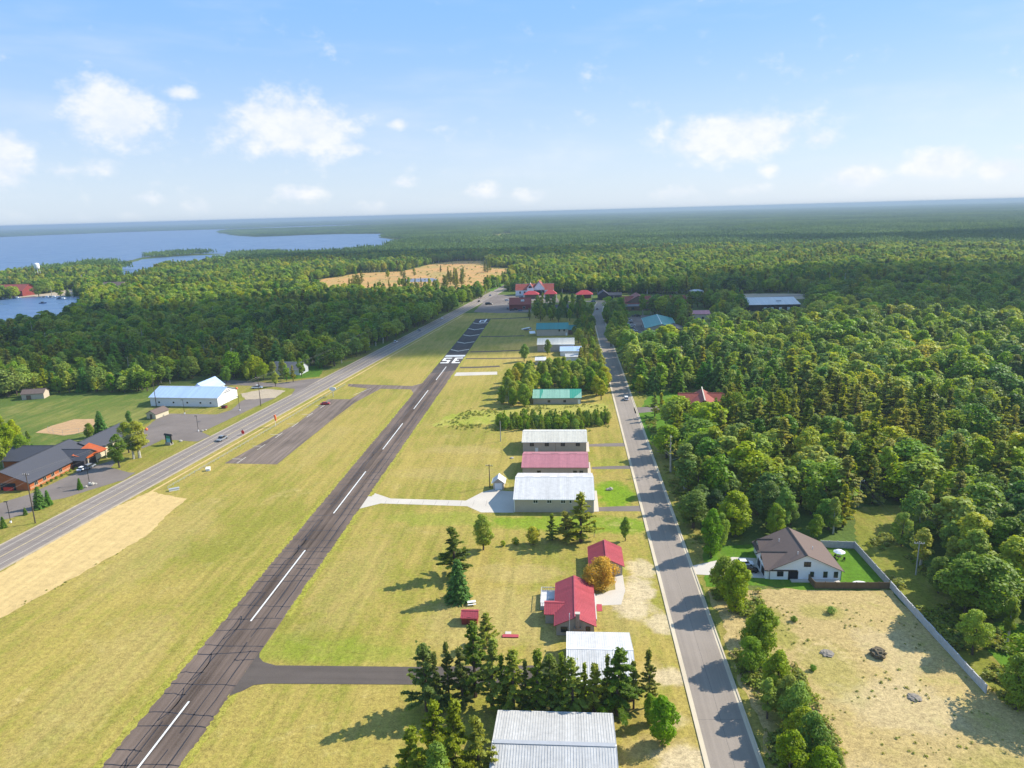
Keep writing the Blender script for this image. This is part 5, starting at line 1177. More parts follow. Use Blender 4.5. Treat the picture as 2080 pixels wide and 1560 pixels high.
# excavator on the cleared ground
x, y = P(938, 549); ex = thing('excavator', 'yellow excavator working on the cleared ground', 'excavator', (x, y, 0), .4)
MB().box((0, 0, 2.2), (2.6, 1.6, 1.2)).build('body', 'paint_yellow', ex)
for s in (-1.3, 1.3): MB().box((0, s, .6), (2.8, .5, .55)).build('track', 'tyre', ex)
MB().tube([(2, 0, 2.6), (5.5, 0, 7.5), (9.5, 0, 6.5)], .4, 6).build('boom', 'paint_yellow', ex); MB().tube([(9.5, 0, 6.5), (9.0, 0, 2.5)], .3, 6).build('stick', 'paint_yellow', ex); MB().box((8.8, 0, 2.0), (.8, .8, .7)).build('bucket', 'trim_dark', ex)

# ------------------------------------------------------------------ single trees one can point to
T('spruce_tree', 932, 1219, 11.3, 'dense green spruce casting a long shadow left of the cottage', 1.15, 0)
TT('pine_tree', 925, 1170, 1074, 'dark pine standing just behind the dense spruce', 1.9, 0)
TT('broadleaf_tree', 982, 1117, 1045, 'round-topped dark tree on the grass below the concrete taxiway', 1.0, 3)
TT('pine_tree', 1180, 1101, 1006, 'tallest pine in front of the white-roofed hangar', 1.9, 2)
TT('pine_tree', 1150, 1098, 1040, 'short pine left of the tallest one before the white-roofed hangar', 2.2, 0)
TT('pine_tree', 1121, 1097, 1046, 'small pine third from the right in front of the white-roofed hangar', 1.9, 3)
T('broadleaf_tree', 1083, 1106, 5.4, 'bushy round tree at the left of the pines before the white-roofed hangar', 1.5, 3)
T('aspen_tree', 1207, 1090, 4.6, 'thin sapling right of the tallest pine before the hangar', .9, 0)
T('broadleaf_tree', 1270, 1099, 7.2, 'lone dark tree beside the street kerb near the red garage', .85, 2)
T('shrub', 1047, 1106, 2.2, 'small shrub on the slope below the white-roofed hangar', 1.1, 0)
T('shrub', 1022, 1109, 1.7, 'tiny bright shrub left of the other shrubs on the slope', 1.1, 2)
T('orange_tree', 1218, 1194, 8.0, 'broad golden-orange tree between the cottage and garage', 1.12, 0)
T('pine_tree', 988, 1312, 7.4, 'leafy green tree in front of the tiny red shed', 2.1, 0)
NP = [('pine_tree', 868, 1446, 12.2, 'first tall dense pine of the row, left end', 1.45, 0), ('pine_tree', 913, 1428, 11.0, 'thin half-bare pine second in the row', .8, 1), ('pine_tree', 940, 1436, 10.4, 'narrow green pine third in the row', 1.2, 3),
      ('pine_tree', 966, 1415, 13.0, 'tall ragged pine above the taxiway end', 1.3, 2), ('pine_tree', 1000, 1438, 12.4, 'pale-trunked pine in the middle of the row', 1.3, 1), ('pine_tree', 1043, 1448, 11.8, 'dense bright pine left of the white ribbed hangar', 1.4, 0),
      ('pine_tree', 1092, 1452, 12.2, 'pine before the left end of the white ribbed hangar', 1.3, 3), ('pine_tree', 1120, 1446, 11.4, 'bright pine against the left edge of the white roof', 1.2, 0), ('pine_tree', 1164, 1456, 11.0, 'yellowish pine in front of the white roof', 1.4, 2),
      ('pine_tree', 1206, 1458, 10.6, 'open-branched pine before the middle of the white roof', 1.15, 1), ('pine_tree', 1254, 1452, 12.6, 'tallest pine before the right part of the white roof', 1.5, 2), ('pine_tree', 1287, 1440, 9.4, 'slim pine at the right edge of the white roof', .9, 1),
      ('pine_tree', 1318, 1436, 11.0, 'leaning thin pine right of the white ribbed hangar', .9, 1)]
for k, px, py, h, lab, wd, v in NP: T(k, px, py, h * (1.16 if px < 1010 else 1.05), lab, wd * (1.12 if px < 1010 else 1.24), v)
T('bright_tree', 1345, 1508, 9.2, 'leafy green tree at the right end of the pine row near the street', .95, 1)
T('bright_tree', 1322, 1470, 6.2, 'smaller leafy tree against the pine row near the street', .9, 0)
T('bright_tree', 1222, 1478, 4.4, 'low green bush behind the silver hangar roof', 1.0, 0)
for (px, py, tp, lab) in ((890, 1452, 1330, 'slim pine squeezed between the first two of the row'), (1022, 1446, 1335, 'slim pine behind the middle of the row'), (1068, 1450, 1345, 'slim dark pine left of the white roof corner'), (1140, 1452, 1330, 'slim pine between two broader ones before the white roof'), (1186, 1452, 1350, 'small slim pine before the white roof centre'), (1232, 1450, 1335, 'slim pine left of the tallest one before the white roof')):
    TT('pine_tree', px, py, tp, lab, .95, 3)
for (px, py, tp, lab) in ((1532, 1300, 1250, 'low leafy tree above the row beside the bare lot'), (1596, 1455, 1372, 'bushy tree wedged in the middle of the row by the bare lot'), (1628, 1530, 1440, 'bushy tree in the lower part of the row by the bare lot'), (1668, 1610, 1520, 'bushy tree at the bottom edge beside the bare lot')):
    TT('bright_tree', px, py, tp, lab, 1.15)
for (px, py, h) in ((1070, 1440, 3.4), (1145, 1440, 3.8), (1190, 1440, 4.0), (1240, 1436, 3.6), (1030, 1440, 3.0), (905, 1440, 3.4)): T('shrub', px, py, h, 'dark undergrowth bush beneath the pine row', 1.2, None, 'undergrowth bushes beneath the pine row')
TT('pine_tree', 925, 1620, 1430, 'big loose-crowned conifer at the bottom edge left of the silver hangar', 1.35, 1)
TT('pine_tree', 975, 1600, 1462, 'yellow-green tree against the left side of the silver hangar', 1.5, 0)
TT('pine_tree', 842, 1630, 1488, 'thin ragged tree at the bottom edge, leftmost of its clump', 1.6, 2)
TT('pine_tree', 884, 1560, 1428, 'dark pine in the shade below the first pine of the row', 1.5, 2)
TT('aspen_tree', 895, 1670, 1510, 'bright small tree at the very bottom edge of the clump', 1.1, 2)
TT('bright_tree', 1494, 1242, 1140, 'full leafy tree on the corner between the street and the bare lot', .95, 1)
TT('bright_tree', 1466, 1212, 1128, 'leafy tree behind the corner tree beside the street', 1.1, 2)
TT('bright_tree', 1502, 1212, 1142, 'round tree hiding the cars of the white house', .95, 0)
TT('bright_tree', 1444, 1132, 1034, 'tall bright tree on the street edge before the dark wood', .8, 0); TT('bright_tree', 1462, 1118, 1040, 'second bright tree right of the tall one on the street edge', .8, 2)
for i, (px, py, h, lab) in enumerate(((1545, 1345, 10.2, 'topmost tree of the row down the street side of the bare lot'), (1522, 1372, 7.0, 'low tree leaning to the street, second in the row by the bare lot'), (1580, 1425, 8.6, 'third tree down in the row beside the bare lot'), (1558, 1460, 6.8, 'short dark tree in the middle of the row by the bare lot'), (1612, 1490, 8.6, 'dense tree low in the row beside the bare lot'), (1645, 1565, 8.8, 'yellow-green tree cut by the bottom edge near the street'), (1602, 1590, 8.0, 'tree at the bottom edge closest to the street'), (1690, 1590, 5.4, 'small bush tree at the bottom edge in the bare lot'))):
    T(('bright_tree', 'broadleaf_tree')[i % 2], px, py, h * 1.22, lab, 1.0)
for (px, py, h) in ((1688, 1245, 1.6), (1612, 1262, 1.3), (1560, 1300, 1.6), (1650, 1362, 1.3)): T('shrub', px, py, h, 'weedy low bush growing in the bare lot', 1.4, None, 'weedy bushes in the bare lot')
TT('spruce_tree', 207, 886, 832, 'dark blue-green spruce behind the lodge', 1.15, 0)
TT('broadleaf_tree', 184, 895, 860, 'low dark tree left of the spruce behind the lodge', 1.1, 0)
TT('spruce_tree', 163, 994, 970, 'small conifer on the lodge parking island', 1.1, 1)
TT('spruce_tree', 82, 1032, 986, 'left one of two small spruces beside the lodge parking lot', 1.1, 0)
TT('spruce_tree', 99, 1026, 994, 'right one of two small spruces beside the lodge parking lot', 1.1, 1)
TT('spruce_tree', 52, 1046, 1030, 'little spruce near the tall utility pole', 1.1, 0)
TT('spruce_tree', 8, 1072, 1048, 'small spruce at the left edge beside the highway verge', 1.2, 1)
TT('broadleaf_tree', 264, 862, 834, 'round dark tree beside the pink-tan shed', .9, 3)
TT('broadleaf_tree', 243, 950, 882, 'front leafy tree hiding the right end of the lodge', 1.05, 2)
TT('aspen_tree', 284, 930, 856, 'birch with pale trunks right of the lodge', 1.6, 1)
TT('broadleaf_tree', 262, 920, 858, 'olive-green tree behind the birch by the lodge', 1.0, 1)
TT('aspen_tree', 272, 932, 868, 'second birch with pale trunks close to the lodge sign', 1.5, 0)
for i, (px, py, h) in enumerate(((-20, 960, 15), (8, 950, 15), (22, 925, 16), (48, 935, 13), (-30, 920, 16), (5, 905, 17), (34, 905, 14), (60, 905, 8), (-50, 940, 16), (68, 925, 6))):
    T(('broadleaf_tree', 'aspen_tree', 'bright_tree')[i % 3], px, py, h * .82, 'tall leafy tree of the grove at the left edge beside the ball field', .9, None, 'grove left of the ball field')
T('broadleaf_tree', 560, 785, 9.0, 'tree at the mouth of the side road opposite the hall', 1.0, 2)
T('broadleaf_tree', 1065, 734, 11.0, 'lone round tree left of the cream-roofed hangar', .95, 1)
T('broadleaf_tree', 1113, 722, 10.5, 'tree in front of the cream-roofed hangar', .9, 0)
T('pine_tree', 1155, 704, 7.0, 'dark conifer before the right end of the cream-roofed hangar', 1.5, 2)
T('pine_tree', 1330, 846, 10.5, 'left pine beside the drive of the log house', 1.4, 2)
T('pine_tree', 1344, 852, 11.5, 'right pine beside the drive of the log house', 1.4, 1)
T('spruce_tree', 1452, 865, 13.0, 'pointed spruce in front of the log house roof', .8, 1)
T('aspen_tree', 1868, 1155, 11.0, 'yellow-green tree at the top of the slanting fence', 1.4, 1)
for (px, py, tp, lab) in ((1905, 1205, 1130, 'leafy tree standing alone on the weedy strip behind the slanting fence'), (1960, 1250, 1120, 'tall tree on the weedy strip nearest the wood'), (1975, 1330, 1240, 'tree halfway down the weedy strip behind the fence'), (1830, 1110, 1040, 'tree at the mouth of the small clearing'), (2060, 1440, 1330, 'leafy tree below the neighbour lawn at the right edge')):
    TT('broadleaf_tree', px, py, tp, lab, 1.0)
sheet('weedy_strip', [(78.3, 100), (104, 96), (97, 122), (91, 160), (90, 196), (84, 196), (77.5, 183), (77.4, 160), (78.3, 121)], 'verge_grass', 0.026, 0.8)
T('aspen_tree', 2045, 1312, 11.0, 'thin two-stemmed tree at the right edge above the neighbour lawn', 1.0, 2)

# ------------------------------------------------------------------ where woods grow
def inside(poly, x, y):
    poly = np.asarray(poly); n = len(poly); res = np.zeros(x.shape, bool); j = n - 1
    for i in range(n):
        xi, yi = poly[i]; xj, yj = poly[j]
        c = ((yi > y) != (yj > y)) & (x < (xj - xi) * (y - yi) / ((yj - yi) if yj != yi else 1e-9) + xi)
        res ^= c; j = i
    return res
OPEN = [
    [(hx(30) - 70, 30), (hx(330) - 10, 330), (hx(420) - 12, 420), (hx(700) - 10, 700), (hx(900) - 9, 900), (hx(1160) - 8, 1160), (hx(1160) + 8, 1160), (hx(900) + 9, 900), (hx(760) + 10, 760), (-30, 712), (-4, 700), (20, 700), (SX1 + 7, 700), (37, 640), (35.4, 500), (35.4, 185), (37, 180), (37, 30)],
    PP([(-200, 830), (-60, 812), (20, 806), (150, 800), (300, 797), (330, 782), (395, 775), (400, 768), (560, 772), (585, 760), (655, 745), (690, 760), (600, 830), (0, 1200), (-300, 1200)]),
    [(33, 30), (33, 181), (45, 184), (60, 186), (78, 184), (79.5, 160), (80.5, 122), (95, 112), (110, 60), (110, 30)],
    PP([(1738, 1030), (1790, 1020), (1860, 1026), (1850, 1090), (1900, 1160), (1985, 1270), (2060, 1400), (2120, 1500), (2010, 1430), (1810, 1195), (1735, 1110)]),
    PP([(1985, 1290), (2030, 1255), (2140, 1270), (2150, 1410), (2080, 1420), (2035, 1380)]),
    PP([(1290, 845), (1300, 800), (1370, 800), (1385, 795), (1440, 790), (1475, 800), (1478, 852), (1440, 866), (1395, 872), (1370, 866), (1330, 905), (1305, 885)]),
    PP([(1262, 700), (1262, 640), (1270, 622), (1250, 604), (1230, 600), (1165, 604), (1130, 606), (1130, 596), (1045, 592), (1000, 596), (1000, 640), (1090, 640), (1140, 630), (1220, 620), (1262, 640), (1300, 640), (1400, 645), (1385, 690), (1310, 700)]),
    PP([(1000, 640), (1000, 598), (1130, 595), (1260, 598), (1400, 597), (1640, 596), (1640, 612), (1450, 614), (1400, 624), (1270, 645), (1262, 620), (1180, 616), (1085, 632), (1085, 640)]),
    PP([(1503, 672), (1508, 604), (1640, 602), (1645, 664)]), PP([(1385, 668), (1385, 626), (1450, 626), (1450, 668)]), PP([(1415, 685), (1412, 655), (1480, 650), (1480, 680)]),
    PP([(1285, 710), (1285, 645), (1330, 642), (1395, 660), (1400, 690), (1385, 712), (1300, 712)]),
    CLEAR[:], LAKE, INLET, POND, BEACH, PP([(0, 606), (0, 590), (60, 588), (60, 603)]), PP([(195, 596), (210, 585), (300, 584), (310, 594), (240, 603)])] + MEADOWS
CLUMPS = [  # woods inside the open ground: polygon, spacing, heights, kinds, label, group
    (PP([(1012, 822), (1018, 790), (1035, 772), (1080, 762), (1150, 762), (1220, 765), (1232, 790), (1235, 822), (1190, 800), (1085, 798), (1080, 826)]), 6.4, (8.5, 12.5), ('bright_tree', 'bright_tree', 'broadleaf_tree'), 'leafy tree in the clump between the runway strip and the teal-roofed hangar', 'tree clump above the pale teal hangar'),
    (PP([(1008, 872), (1012, 852), (1100, 852), (1235, 846), (1238, 862), (1180, 876), (1090, 876)]), 2.5, (2.8, 5.8), ('sapling',), 'sapling in the dense hedge-like row above the beige-roofed hangar', 'sapling row above the beige-roofed hangar'),
    (PP([(1170, 760), (1180, 725), (1178, 700), (1160, 688), (1180, 660), (1195, 650), (1205, 660), (1212, 720), (1225, 760)]), 7.4, (7, 11), ('broadleaf_tree', 'broadleaf_tree', 'pine_tree'), 'dark tree in the strip between the hangars and the street', 'tree strip along the left of the street'),
    (PP([(1078, 668), (1075, 645), (1095, 636), (1190, 636), (1205, 640), (1205, 655), (1160, 656), (1085, 655)]), 9.5, (9, 14), ('broadleaf_tree', 'broadleaf_tree', 'pine_tree'), 'dark tree in the clump behind the dark teal hangar', 'tree clump behind the dark teal hangar'),
    (PP([(1085, 626), (1090, 612), (1165, 612), (1200, 618), (1200, 632), (1090, 632)]), 11, (7, 10), ('broadleaf_tree', 'aspen_tree'), 'tree among the town buildings left of the street end', 'town trees left of the street end'),
    (PP([(1232, 690), (1226, 650), (1236, 628), (1262, 632), (1272, 660), (1272, 695), (1285, 705), (1240, 705)]), 8.5, (9, 14), ('broadleaf_tree', 'bright_tree', 'broadleaf_tree'), 'tree between the street and the workshop yard', 'tree strip between street and workshop'),
    (PP([(1340, 640), (1350, 628), (1385, 630), (1392, 660), (1386, 690), (1372, 668)]), 7.0, (10, 15), ('broadleaf_tree', 'pine_tree'), 'tree right of the workshop roof', 'trees right of the workshop'),
    (PP([(700, 592), (720, 575), (740, 575), (735, 598)]), 14, (12, 17), ('pine_tree',), 'tall pine standing on the cleared ground', 'pines on the cleared ground'),
    (PP([(900, 590), (905, 568), (945, 562), (950, 575), (925, 592)]), 14, (13, 18), ('pine_tree',), 'tall pine standing on the cleared ground', 'pines on the cleared ground'),
    (PP([(978, 556), (985, 545), (1006, 548), (1004, 558)]), 22, (13, 18), ('pine_tree',), 'tall pine standing on the cleared ground', 'pines on the cleared ground'),
    (PP([(770, 572), (790, 560), (860, 556), (900, 552), (880, 562), (800, 575)]), 34, (10, 16), ('pine_tree', 'broadleaf_tree'), 'scattered tree on the cleared ground near the pond', 'scattered trees on the cleared ground'),
    (PP([(740, 590), (800, 582), (900, 580), (890, 598), (760, 600)]), 20, (9, 14), ('pine_tree', 'broadleaf_tree'), 'tree at the near edge of the cleared ground', 'trees at the near edge of the cleared ground'),
    (PP([(940, 612), (948, 598), (975, 594), (978, 606), (955, 612)]), 7, (9, 13), ('pine_tree', 'broadleaf_tree'), 'dark tree beside the highway at the edge of the cleared ground', 'trees at the highway edge of the cleared ground'),
    (PP([(568, 775), (575, 745), (600, 735), (650, 735), (660, 748), (625, 752), (610, 775), (600, 778)]), 7.5, (8, 12), ('broadleaf_tree', 'broadleaf_tree', 'pine_tree'), 'tree round the grey-roofed house beside the highway', 'trees round the roadside house'),
    (PP([(435, 785), (440, 772), (560, 766), (562, 772)]), 8.5, (8, 11), ('broadleaf_tree',), 'tree along the side road behind the hall', 'trees along the side road'),
]
def footprints(x, y):
    """keep trunks out of buildings"""
    bad = np.zeros(x.shape, bool)
    for o in bpy.data.objects:
        if o.parent is None and o.get('category') in ('hangar', 'shed', 'house', 'garage', 'building', 'hall', 'shop', 'warehouse', 'workshop', 'canopy', 'pavilion', 'kiosk', 'water tower'):
            for c in o.children:
                if 'wall' in c.name or c.name.startswith('column'):
                    bb = np.array([o.matrix_basis @ Vector(v) for v in c.bound_box]); a, b = bb.min(0) - 1.6, bb.max(0) + 1.6
                    bad |= (x > a[0]) & (x < b[0]) & (y > a[1]) & (y < b[1])
    return bad
def jgrid(x0, x1, y0, y1, s, rng, j=.42):
    xs = np.arange(x0, x1, s); ys = np.arange(y0, y1, s); X, Y = np.meshgrid(xs, ys); X = X + (np.arange(len(ys)) % 2)[:, None] * s / 2
    X = X.ravel(); Y = Y.ravel(); return X + rng.uniform(-j, j, len(X)) * s, Y + rng.uniform(-j, j, len(X)) * s
for poly, sp, hr, kinds, lab, grp in CLUMPS:
    a = np.asarray(poly); X, Y = jgrid(a[:, 0].min(), a[:, 0].max(), a[:, 1].min(), a[:, 1].max(), sp, RNG)
    k = inside(poly, X, Y) & ~footprints(X, Y)
    for x, y in zip(X[k], Y[k]):
        kd = rnd.choice(kinds); tree(kd, x, y, rnd.uniform(*hr), lab, grp, rnd.uniform(.85, 1.15) * (1.35 if kd == 'pine_tree' else 1))

# candidates for the woods all round
def vnoise(x, y, s, seed):
    r = np.random.default_rng(seed); tab = r.random((64, 64)); u = x / s; v = y / s
    i = np.floor(u).astype(int); j = np.floor(v).astype(int); fu = u - i; fv = v - j; fu = fu * fu * (3 - 2 * fu); fv = fv * fv * (3 - 2 * fv)
    g = lambda a, b: tab[a % 64, b % 64]
    return (g(i, j) * (1 - fu) + g(i + 1, j) * fu) * (1 - fv) + (g(i, j + 1) * (1 - fu) + g(i + 1, j + 1) * fu) * fv
def cand(s, r0, r1, rng):
    X, Y = jgrid(-r1, r1, 20, r1, s, rng)
    R = np.hypot(X, Y); A = np.degrees(np.arctan2(X, Y))
    k = (R >= r0) & (R < r1) & (A > -47) & (A < 43)
    X, Y = X[k], Y[k]; ok = np.ones(len(X), bool)
    for p in OPEN: ok &= ~inside(p, X, Y)
    ok &= ~footprints(X, Y)
    ok &= (vnoise(X, Y, 23, 31) * .6 + vnoise(X, Y, 9, 32) * .4) > .19      # gaps in the canopy
    return X[ok], Y[ok]
parts = [cand(s, a, b, RNG) for s, a, b in ((7.0, 60, 330), (7.2, 330, 700), (7.5, 700, 1600))]
FX = np.concatenate([p[0] for p in parts]); FY = np.concatenate([p[1] for p in parts]); FR = np.hypot(FX, FY)
st1 = vnoise(FX, FY, 70, 1); st2 = vnoise(FX, FY, 190, 2); st3 = vnoise(FX, FY, 45, 5)
u = RNG.random(len(FX))
con = np.clip((st1 * .6 + st2 * .4 - .52) * 3.2, 0.06, .75)
asp = np.clip((st3 - .5) * 2.0, .08, .6)
kind = np.where(u < con, 2, np.where(u < con + (1 - con) * asp, 1, 0))
HT = 11.2 + 5.0 * vnoise(FX, FY, 60, 9) + RNG.uniform(-4.2, 4.2, len(FX)) + np.where(kind == 2, 1.2, 0)
HT = np.where(FX > 0, HT, HT * .94)
WD = RNG.uniform(.95, 1.7, len(FX))
order = np.argsort(FR); used = np.zeros(len(FX), bool); nobj = lambda q: sum(1 for o in bpy.data.objects if o.parent is None and o.name.split('.')[0] == q)
left = {0: 296 - nobj('broadleaf_tree'), 1: 240, 2: 290 - nobj('pine_tree')}
NAMES = ('broadleaf_tree', 'aspen_tree', 'pine_tree'); WORD = ('broadleaf tree', 'pale slender tree', 'pine')
for i in order:
    k = int(kind[i])
    if left[k] <= 0:
        if max(left.values()) <= 0: break
        continue
    x, y = FX[i], FY[i]
    a = math.degrees(math.atan2(x, y))
    if a > 37 or a < -43: continue
    if x > 0:
        if y < 160: zone = 'wood behind the slanting white fence'
        elif y < 215: zone = 'wood edge around the white house yard' if x < 80 else 'wood behind the small clearing'
        elif x < 50: zone = 'wood edge along the right side of the street'
        elif y < 300: zone = 'wood between the white house and log house'
        else: zone = 'dense wood behind the log house'
    else: zone = 'dense wood left of the highway'
    size = 'tall' if HT[i] > 14.5 else ('short' if HT[i] < 11.5 else 'middle-sized')
    nm = NAMES[k]
    tree('bright_tree' if (k == 0 and st3[i] > .62) else nm, x, y, HT[i], '%s %s growing in the %s' % (size, WORD[k], zone), '%s %s individuals of the %s' % (size, WORD[k], zone), WD[i] * (1.25 if k == 2 else 1.0))
    left[k] -= 1; used[i] = True

# the rest of the woods: one object of instanced trees, then far patches
def gn_instancer(name, label, cat, coll, P3, idx, rotz, scl):
    me = bpy.data.meshes.new(name); n = len(P3); me.vertices.add(n); me.vertices.foreach_set('co', np.asarray(P3, np.float32).ravel())
    a = me.attributes.new('idx', 'INT', 'POINT'); a.data.foreach_set('value', np.asarray(idx, np.int32))
    a = me.attributes.new('rot', 'FLOAT_VECTOR', 'POINT'); a.data.foreach_set('vector', np.stack([np.zeros(n), np.zeros(n), rotz], 1).astype(np.float32).ravel())
    a = me.attributes.new('scl', 'FLOAT_VECTOR', 'POINT'); a.data.foreach_set('vector', np.asarray(scl, np.float32).ravel())
    o = bpy.data.objects.new(name, me); C.objects.link(o); tag(o, label, cat, kind='stuff')
    ng = bpy.data.node_groups.new(name, 'GeometryNodeTree')
    ng.interface.new_socket('Geometry', in_out='INPUT', socket_type='NodeSocketGeometry'); ng.interface.new_socket('Geometry', in_out='OUTPUT', socket_type='NodeSocketGeometry')
    gi = ng.nodes.new('NodeGroupInput'); go = ng.nodes.new('NodeGroupOutput'); ci = ng.nodes.new('GeometryNodeCollectionInfo'); ip = ng.nodes.new('GeometryNodeInstanceOnPoints')
    ci.inputs['Collection'].default_value = coll; ci.inputs['Separate Children'].default_value = True; ci.inputs['Reset Children'].default_value = True
    ip.inputs['Pick Instance'].default_value = True
    def at(nm, typ):
        nd = ng.nodes.new('GeometryNodeInputNamedAttribute'); nd.data_type = typ; nd.inputs['Name'].default_value = nm
        return [s for s in nd.outputs if s.enabled and s.name == 'Attribute'][0]
    L = ng.links.new
    L(gi.outputs[0], ip.inputs['Points']); L(ci.outputs[0], ip.inputs['Instance']); L(at('idx', 'INT'), ip.inputs['Instance Index'])
    L(at('rot', 'FLOAT_VECTOR'), ip.inputs['Rotation']); L(at('scl', 'FLOAT_VECTOR'), ip.inputs['Scale']); L(ip.outputs[0], go.inputs[0])
    md = o.modifiers.new('scatter', 'NODES'); md.node_group = ng
    return o
lib = bpy.data.collections.new('tree_library'); LH = []
def libadd(coll, v, mb, leaf, bark):
    me = leaf_mesh('tree', v, leaf, (mb, bark)); o = bpy.data.objects.new('t%03d' % len(coll.objects), me); coll.objects.link(o)
LB = [(s, cr, b) for s, cr, b in ((61, 4.0, .14), (62, 4.7, .16), (63, 3.4, .18), (64, 4.1, .12), (65, 5.2, .22), (66, 2.9, .10), (67, 3.7, .26))]
for s, cr, b in LB: libadd(lib, *g_broad(s, 13, cr, 2000, .68, b), 'leaf_broad', 'bark'); LH.append(13)
for s, cr, b in ((71, 2.6, .26), (72, 2.9, .22)): libadd(lib, *g_broad(s, 15, cr, 1700, .62, b, True), 'leaf_aspen', 'bark_pale'); LH.append(15)
for s, cr, b in ((81, 2.9, .18), (82, 2.6, .24)): libadd(lib, *g_pine(s, 13, cr, 1900, .6, b), 'leaf_pine', 'bark_pine'); LH.append(13)
m = ~used; kk = kind[m]; n = m.sum()
for s_ in (91, 92): libadd(lib, *g_spruce(s_, 14, 2.9, 1900, .62), 'leaf_spruce', 'bark_pine'); LH.append(14)
def dead(seed):
    rr = random.Random(seed); mb = MB(); mb.tube([(0, 0, 0), (.1, .1, 6), (.2, 0, 11.5)], [.22, .15, .03], 5)
    for q in range(16):
        z = rr.uniform(3.5, 11); a = rr.uniform(0, 6.28); L = rr.uniform(.6, 2.2) * (1.2 - z / 12)
        mb.tube([(.12, .05, z), (.12 + L * math.cos(a), L * math.sin(a), z + .7 * L)], [.06, .015], 3)
    v, _ = g_broad(seed, 11, 1.6, 60, .4, .5); return v, mb
libadd(lib, *dead(5), 'leaf_weed', 'bark_pale'); LH.append(12)
NB = 7
idx = np.where(kk == 0, RNG.integers(0, NB, n), np.where(kk == 1, NB + RNG.integers(0, 2, n), NB + 2 + RNG.integers(0, 4, n)))
idx = np.where(RNG.random(n) < .012, NB + 6, idx)
s = HT[m] / np.array(LH)[idx]; wd = WD[m] * np.where(kk == 2, 1.2, 1.05)
gn_instancer('mixed_wood', 'dense mixed wood of leafy trees and pines stretching behind the town and along the lake', 'wood', lib, np.stack([FX[m], FY[m], np.zeros(n)], 1), idx, RNG.uniform(0, 6.28, n), np.stack([s * wd, s * wd, s], 1))
print('wood instances', n, 'tris?')
# far patches of woodland, 60 m across
plib = bpy.data.collections.new('patch_library'); PS = 60.0
for q in range(6):
    rng = np.random.default_rng(200 + q); X, Y = jgrid(-PS / 2, PS / 2, -PS / 2, PS / 2, 7.2, rng); vv = []
    for x, y in zip(X, Y):
        h = rng.uniform(9.5, 16); r = rng.uniform(2.9, 4.6); nq = 34; conif = rng.random() < (.25, .6, .15, .4, .2, .5)[q]
        d = rng.normal(size=(nq, 3)); d[:, 2] = np.abs(d[:, 2]) * 1.1 - .3; d /= np.linalg.norm(d, axis=1, keepdims=True)
        if conif:
            t = rng.random(nq) ** .8; th = rng.uniform(0, 6.28, nq); p = np.stack([np.cos(th) * r * .62 * (1 - t), np.sin(th) * r * .62 * (1 - t), h * (.25 + .8 * t)], 1)
        else: p = d * np.array([[r, r, h * .34]]) * rng.uniform(.7, 1.1, (nq, 1)) + [0, 0, h * .64]
        vv.append(quads(p + [x, y, 0], d + rng.normal(size=(nq, 3)) * .4 + [0, 0, .2], rng.uniform(1.5, 2.9, nq), rng, 1.1))
    o = bpy.data.objects.new('p%03d' % q, leaf_mesh('patch', np.concatenate(vv), 'leaf_far')); plib.objects.link(o)
rng = np.random.default_rng(77)
X, Y = jgrid(-15000, 15000, 1000, 15000, PS * .96, rng, .12); R = np.hypot(X, Y); A = np.degrees(np.arctan2(X, Y))
k = (R > 1595) & (R < 15000) & (A > -46) & (A < 42); X, Y = X[k], Y[k]; ok = np.ones(len(X), bool)
for p in (LAKE, INLET) + tuple(MEADOWS):
    for dx, dy in ((0, 0), (18, 0), (-18, 0), (0, 22), (0, -22)): ok &= ~inside(p, X + dx, Y + dy)
X, Y = X[ok], Y[ok]; n = len(X)
hv = .8 + .5 * vnoise(X, Y, 420, 21) + rng.uniform(-.08, .08, n)
gn_instancer('far_woodland', 'far woodland running out to the horizon behind the lake and town', 'wood', plib, np.stack([X, Y, np.zeros(n)], 1), rng.integers(0, 6, n), rng.integers(0, 4, n) * math.pi / 2, np.stack([np.full(n, 1.04), np.full(n, 1.04), hv], 1))
print('patches', n)
# beyond that, the canopy as a rough sheet
def horizon_canopy():
    vs, fs = [], []; rr = np.geomspace(14800, 31000, 20); aa = np.radians(np.linspace(-60, 60, 260)); r = np.random.default_rng(5)
    for i, R_ in enumerate(rr):
        for a in aa: vs.append((R_ * math.sin(a), R_ * math.cos(a), 11 + r.uniform(-4, 4) + 10 * (i % 5 == 3) * r.random()))
    n = len(aa)
    for i in range(len(rr) - 1):
        for j in range(n - 1): fs.append((i * n + j, i * n + j + 1, (i + 1) * n + j + 1, (i + 1) * n + j))
    tag(MB().add(vs, fs).build('horizon_woodland', 'leaf_far'), 'hazy band of woodland on the horizon', 'wood', kind='stuff')
horizon_canopy()

# weeds and scrub: small plants nobody could count
wl = bpy.data.collections.new('weed_library')
for q in range(4):
    v, mb = g_broad(300 + q, 1.0, .75, 90, .30, .0); libadd(wl, v, mb, 'leaf_weed', 'bark')
def scatter(name, label, poly, n, smin, smax, seed):
    rng = np.random.default_rng(seed); a = np.asarray(poly); X = rng.uniform(a[:, 0].min(), a[:, 0].max(), n * 3); Y = rng.uniform(a[:, 1].min(), a[:, 1].max(), n * 3)
    k = inside(poly, X, Y) & ~footprints(X, Y); k &= vnoise(X, Y, 6, seed) > rng.uniform(.42, .85, len(X)); X, Y = X[k][:n], Y[k][:n]; m = len(X); s = rng.uniform(smin, smax, m)
    gn_instancer(name, label, 'weeds', wl, np.stack([X, Y, np.zeros(m)], 1), rng.integers(0, 4, m), rng.uniform(0, 6.28, m), np.stack([s * rng.uniform(.8, 1.5, m), s, s * .8], 1))
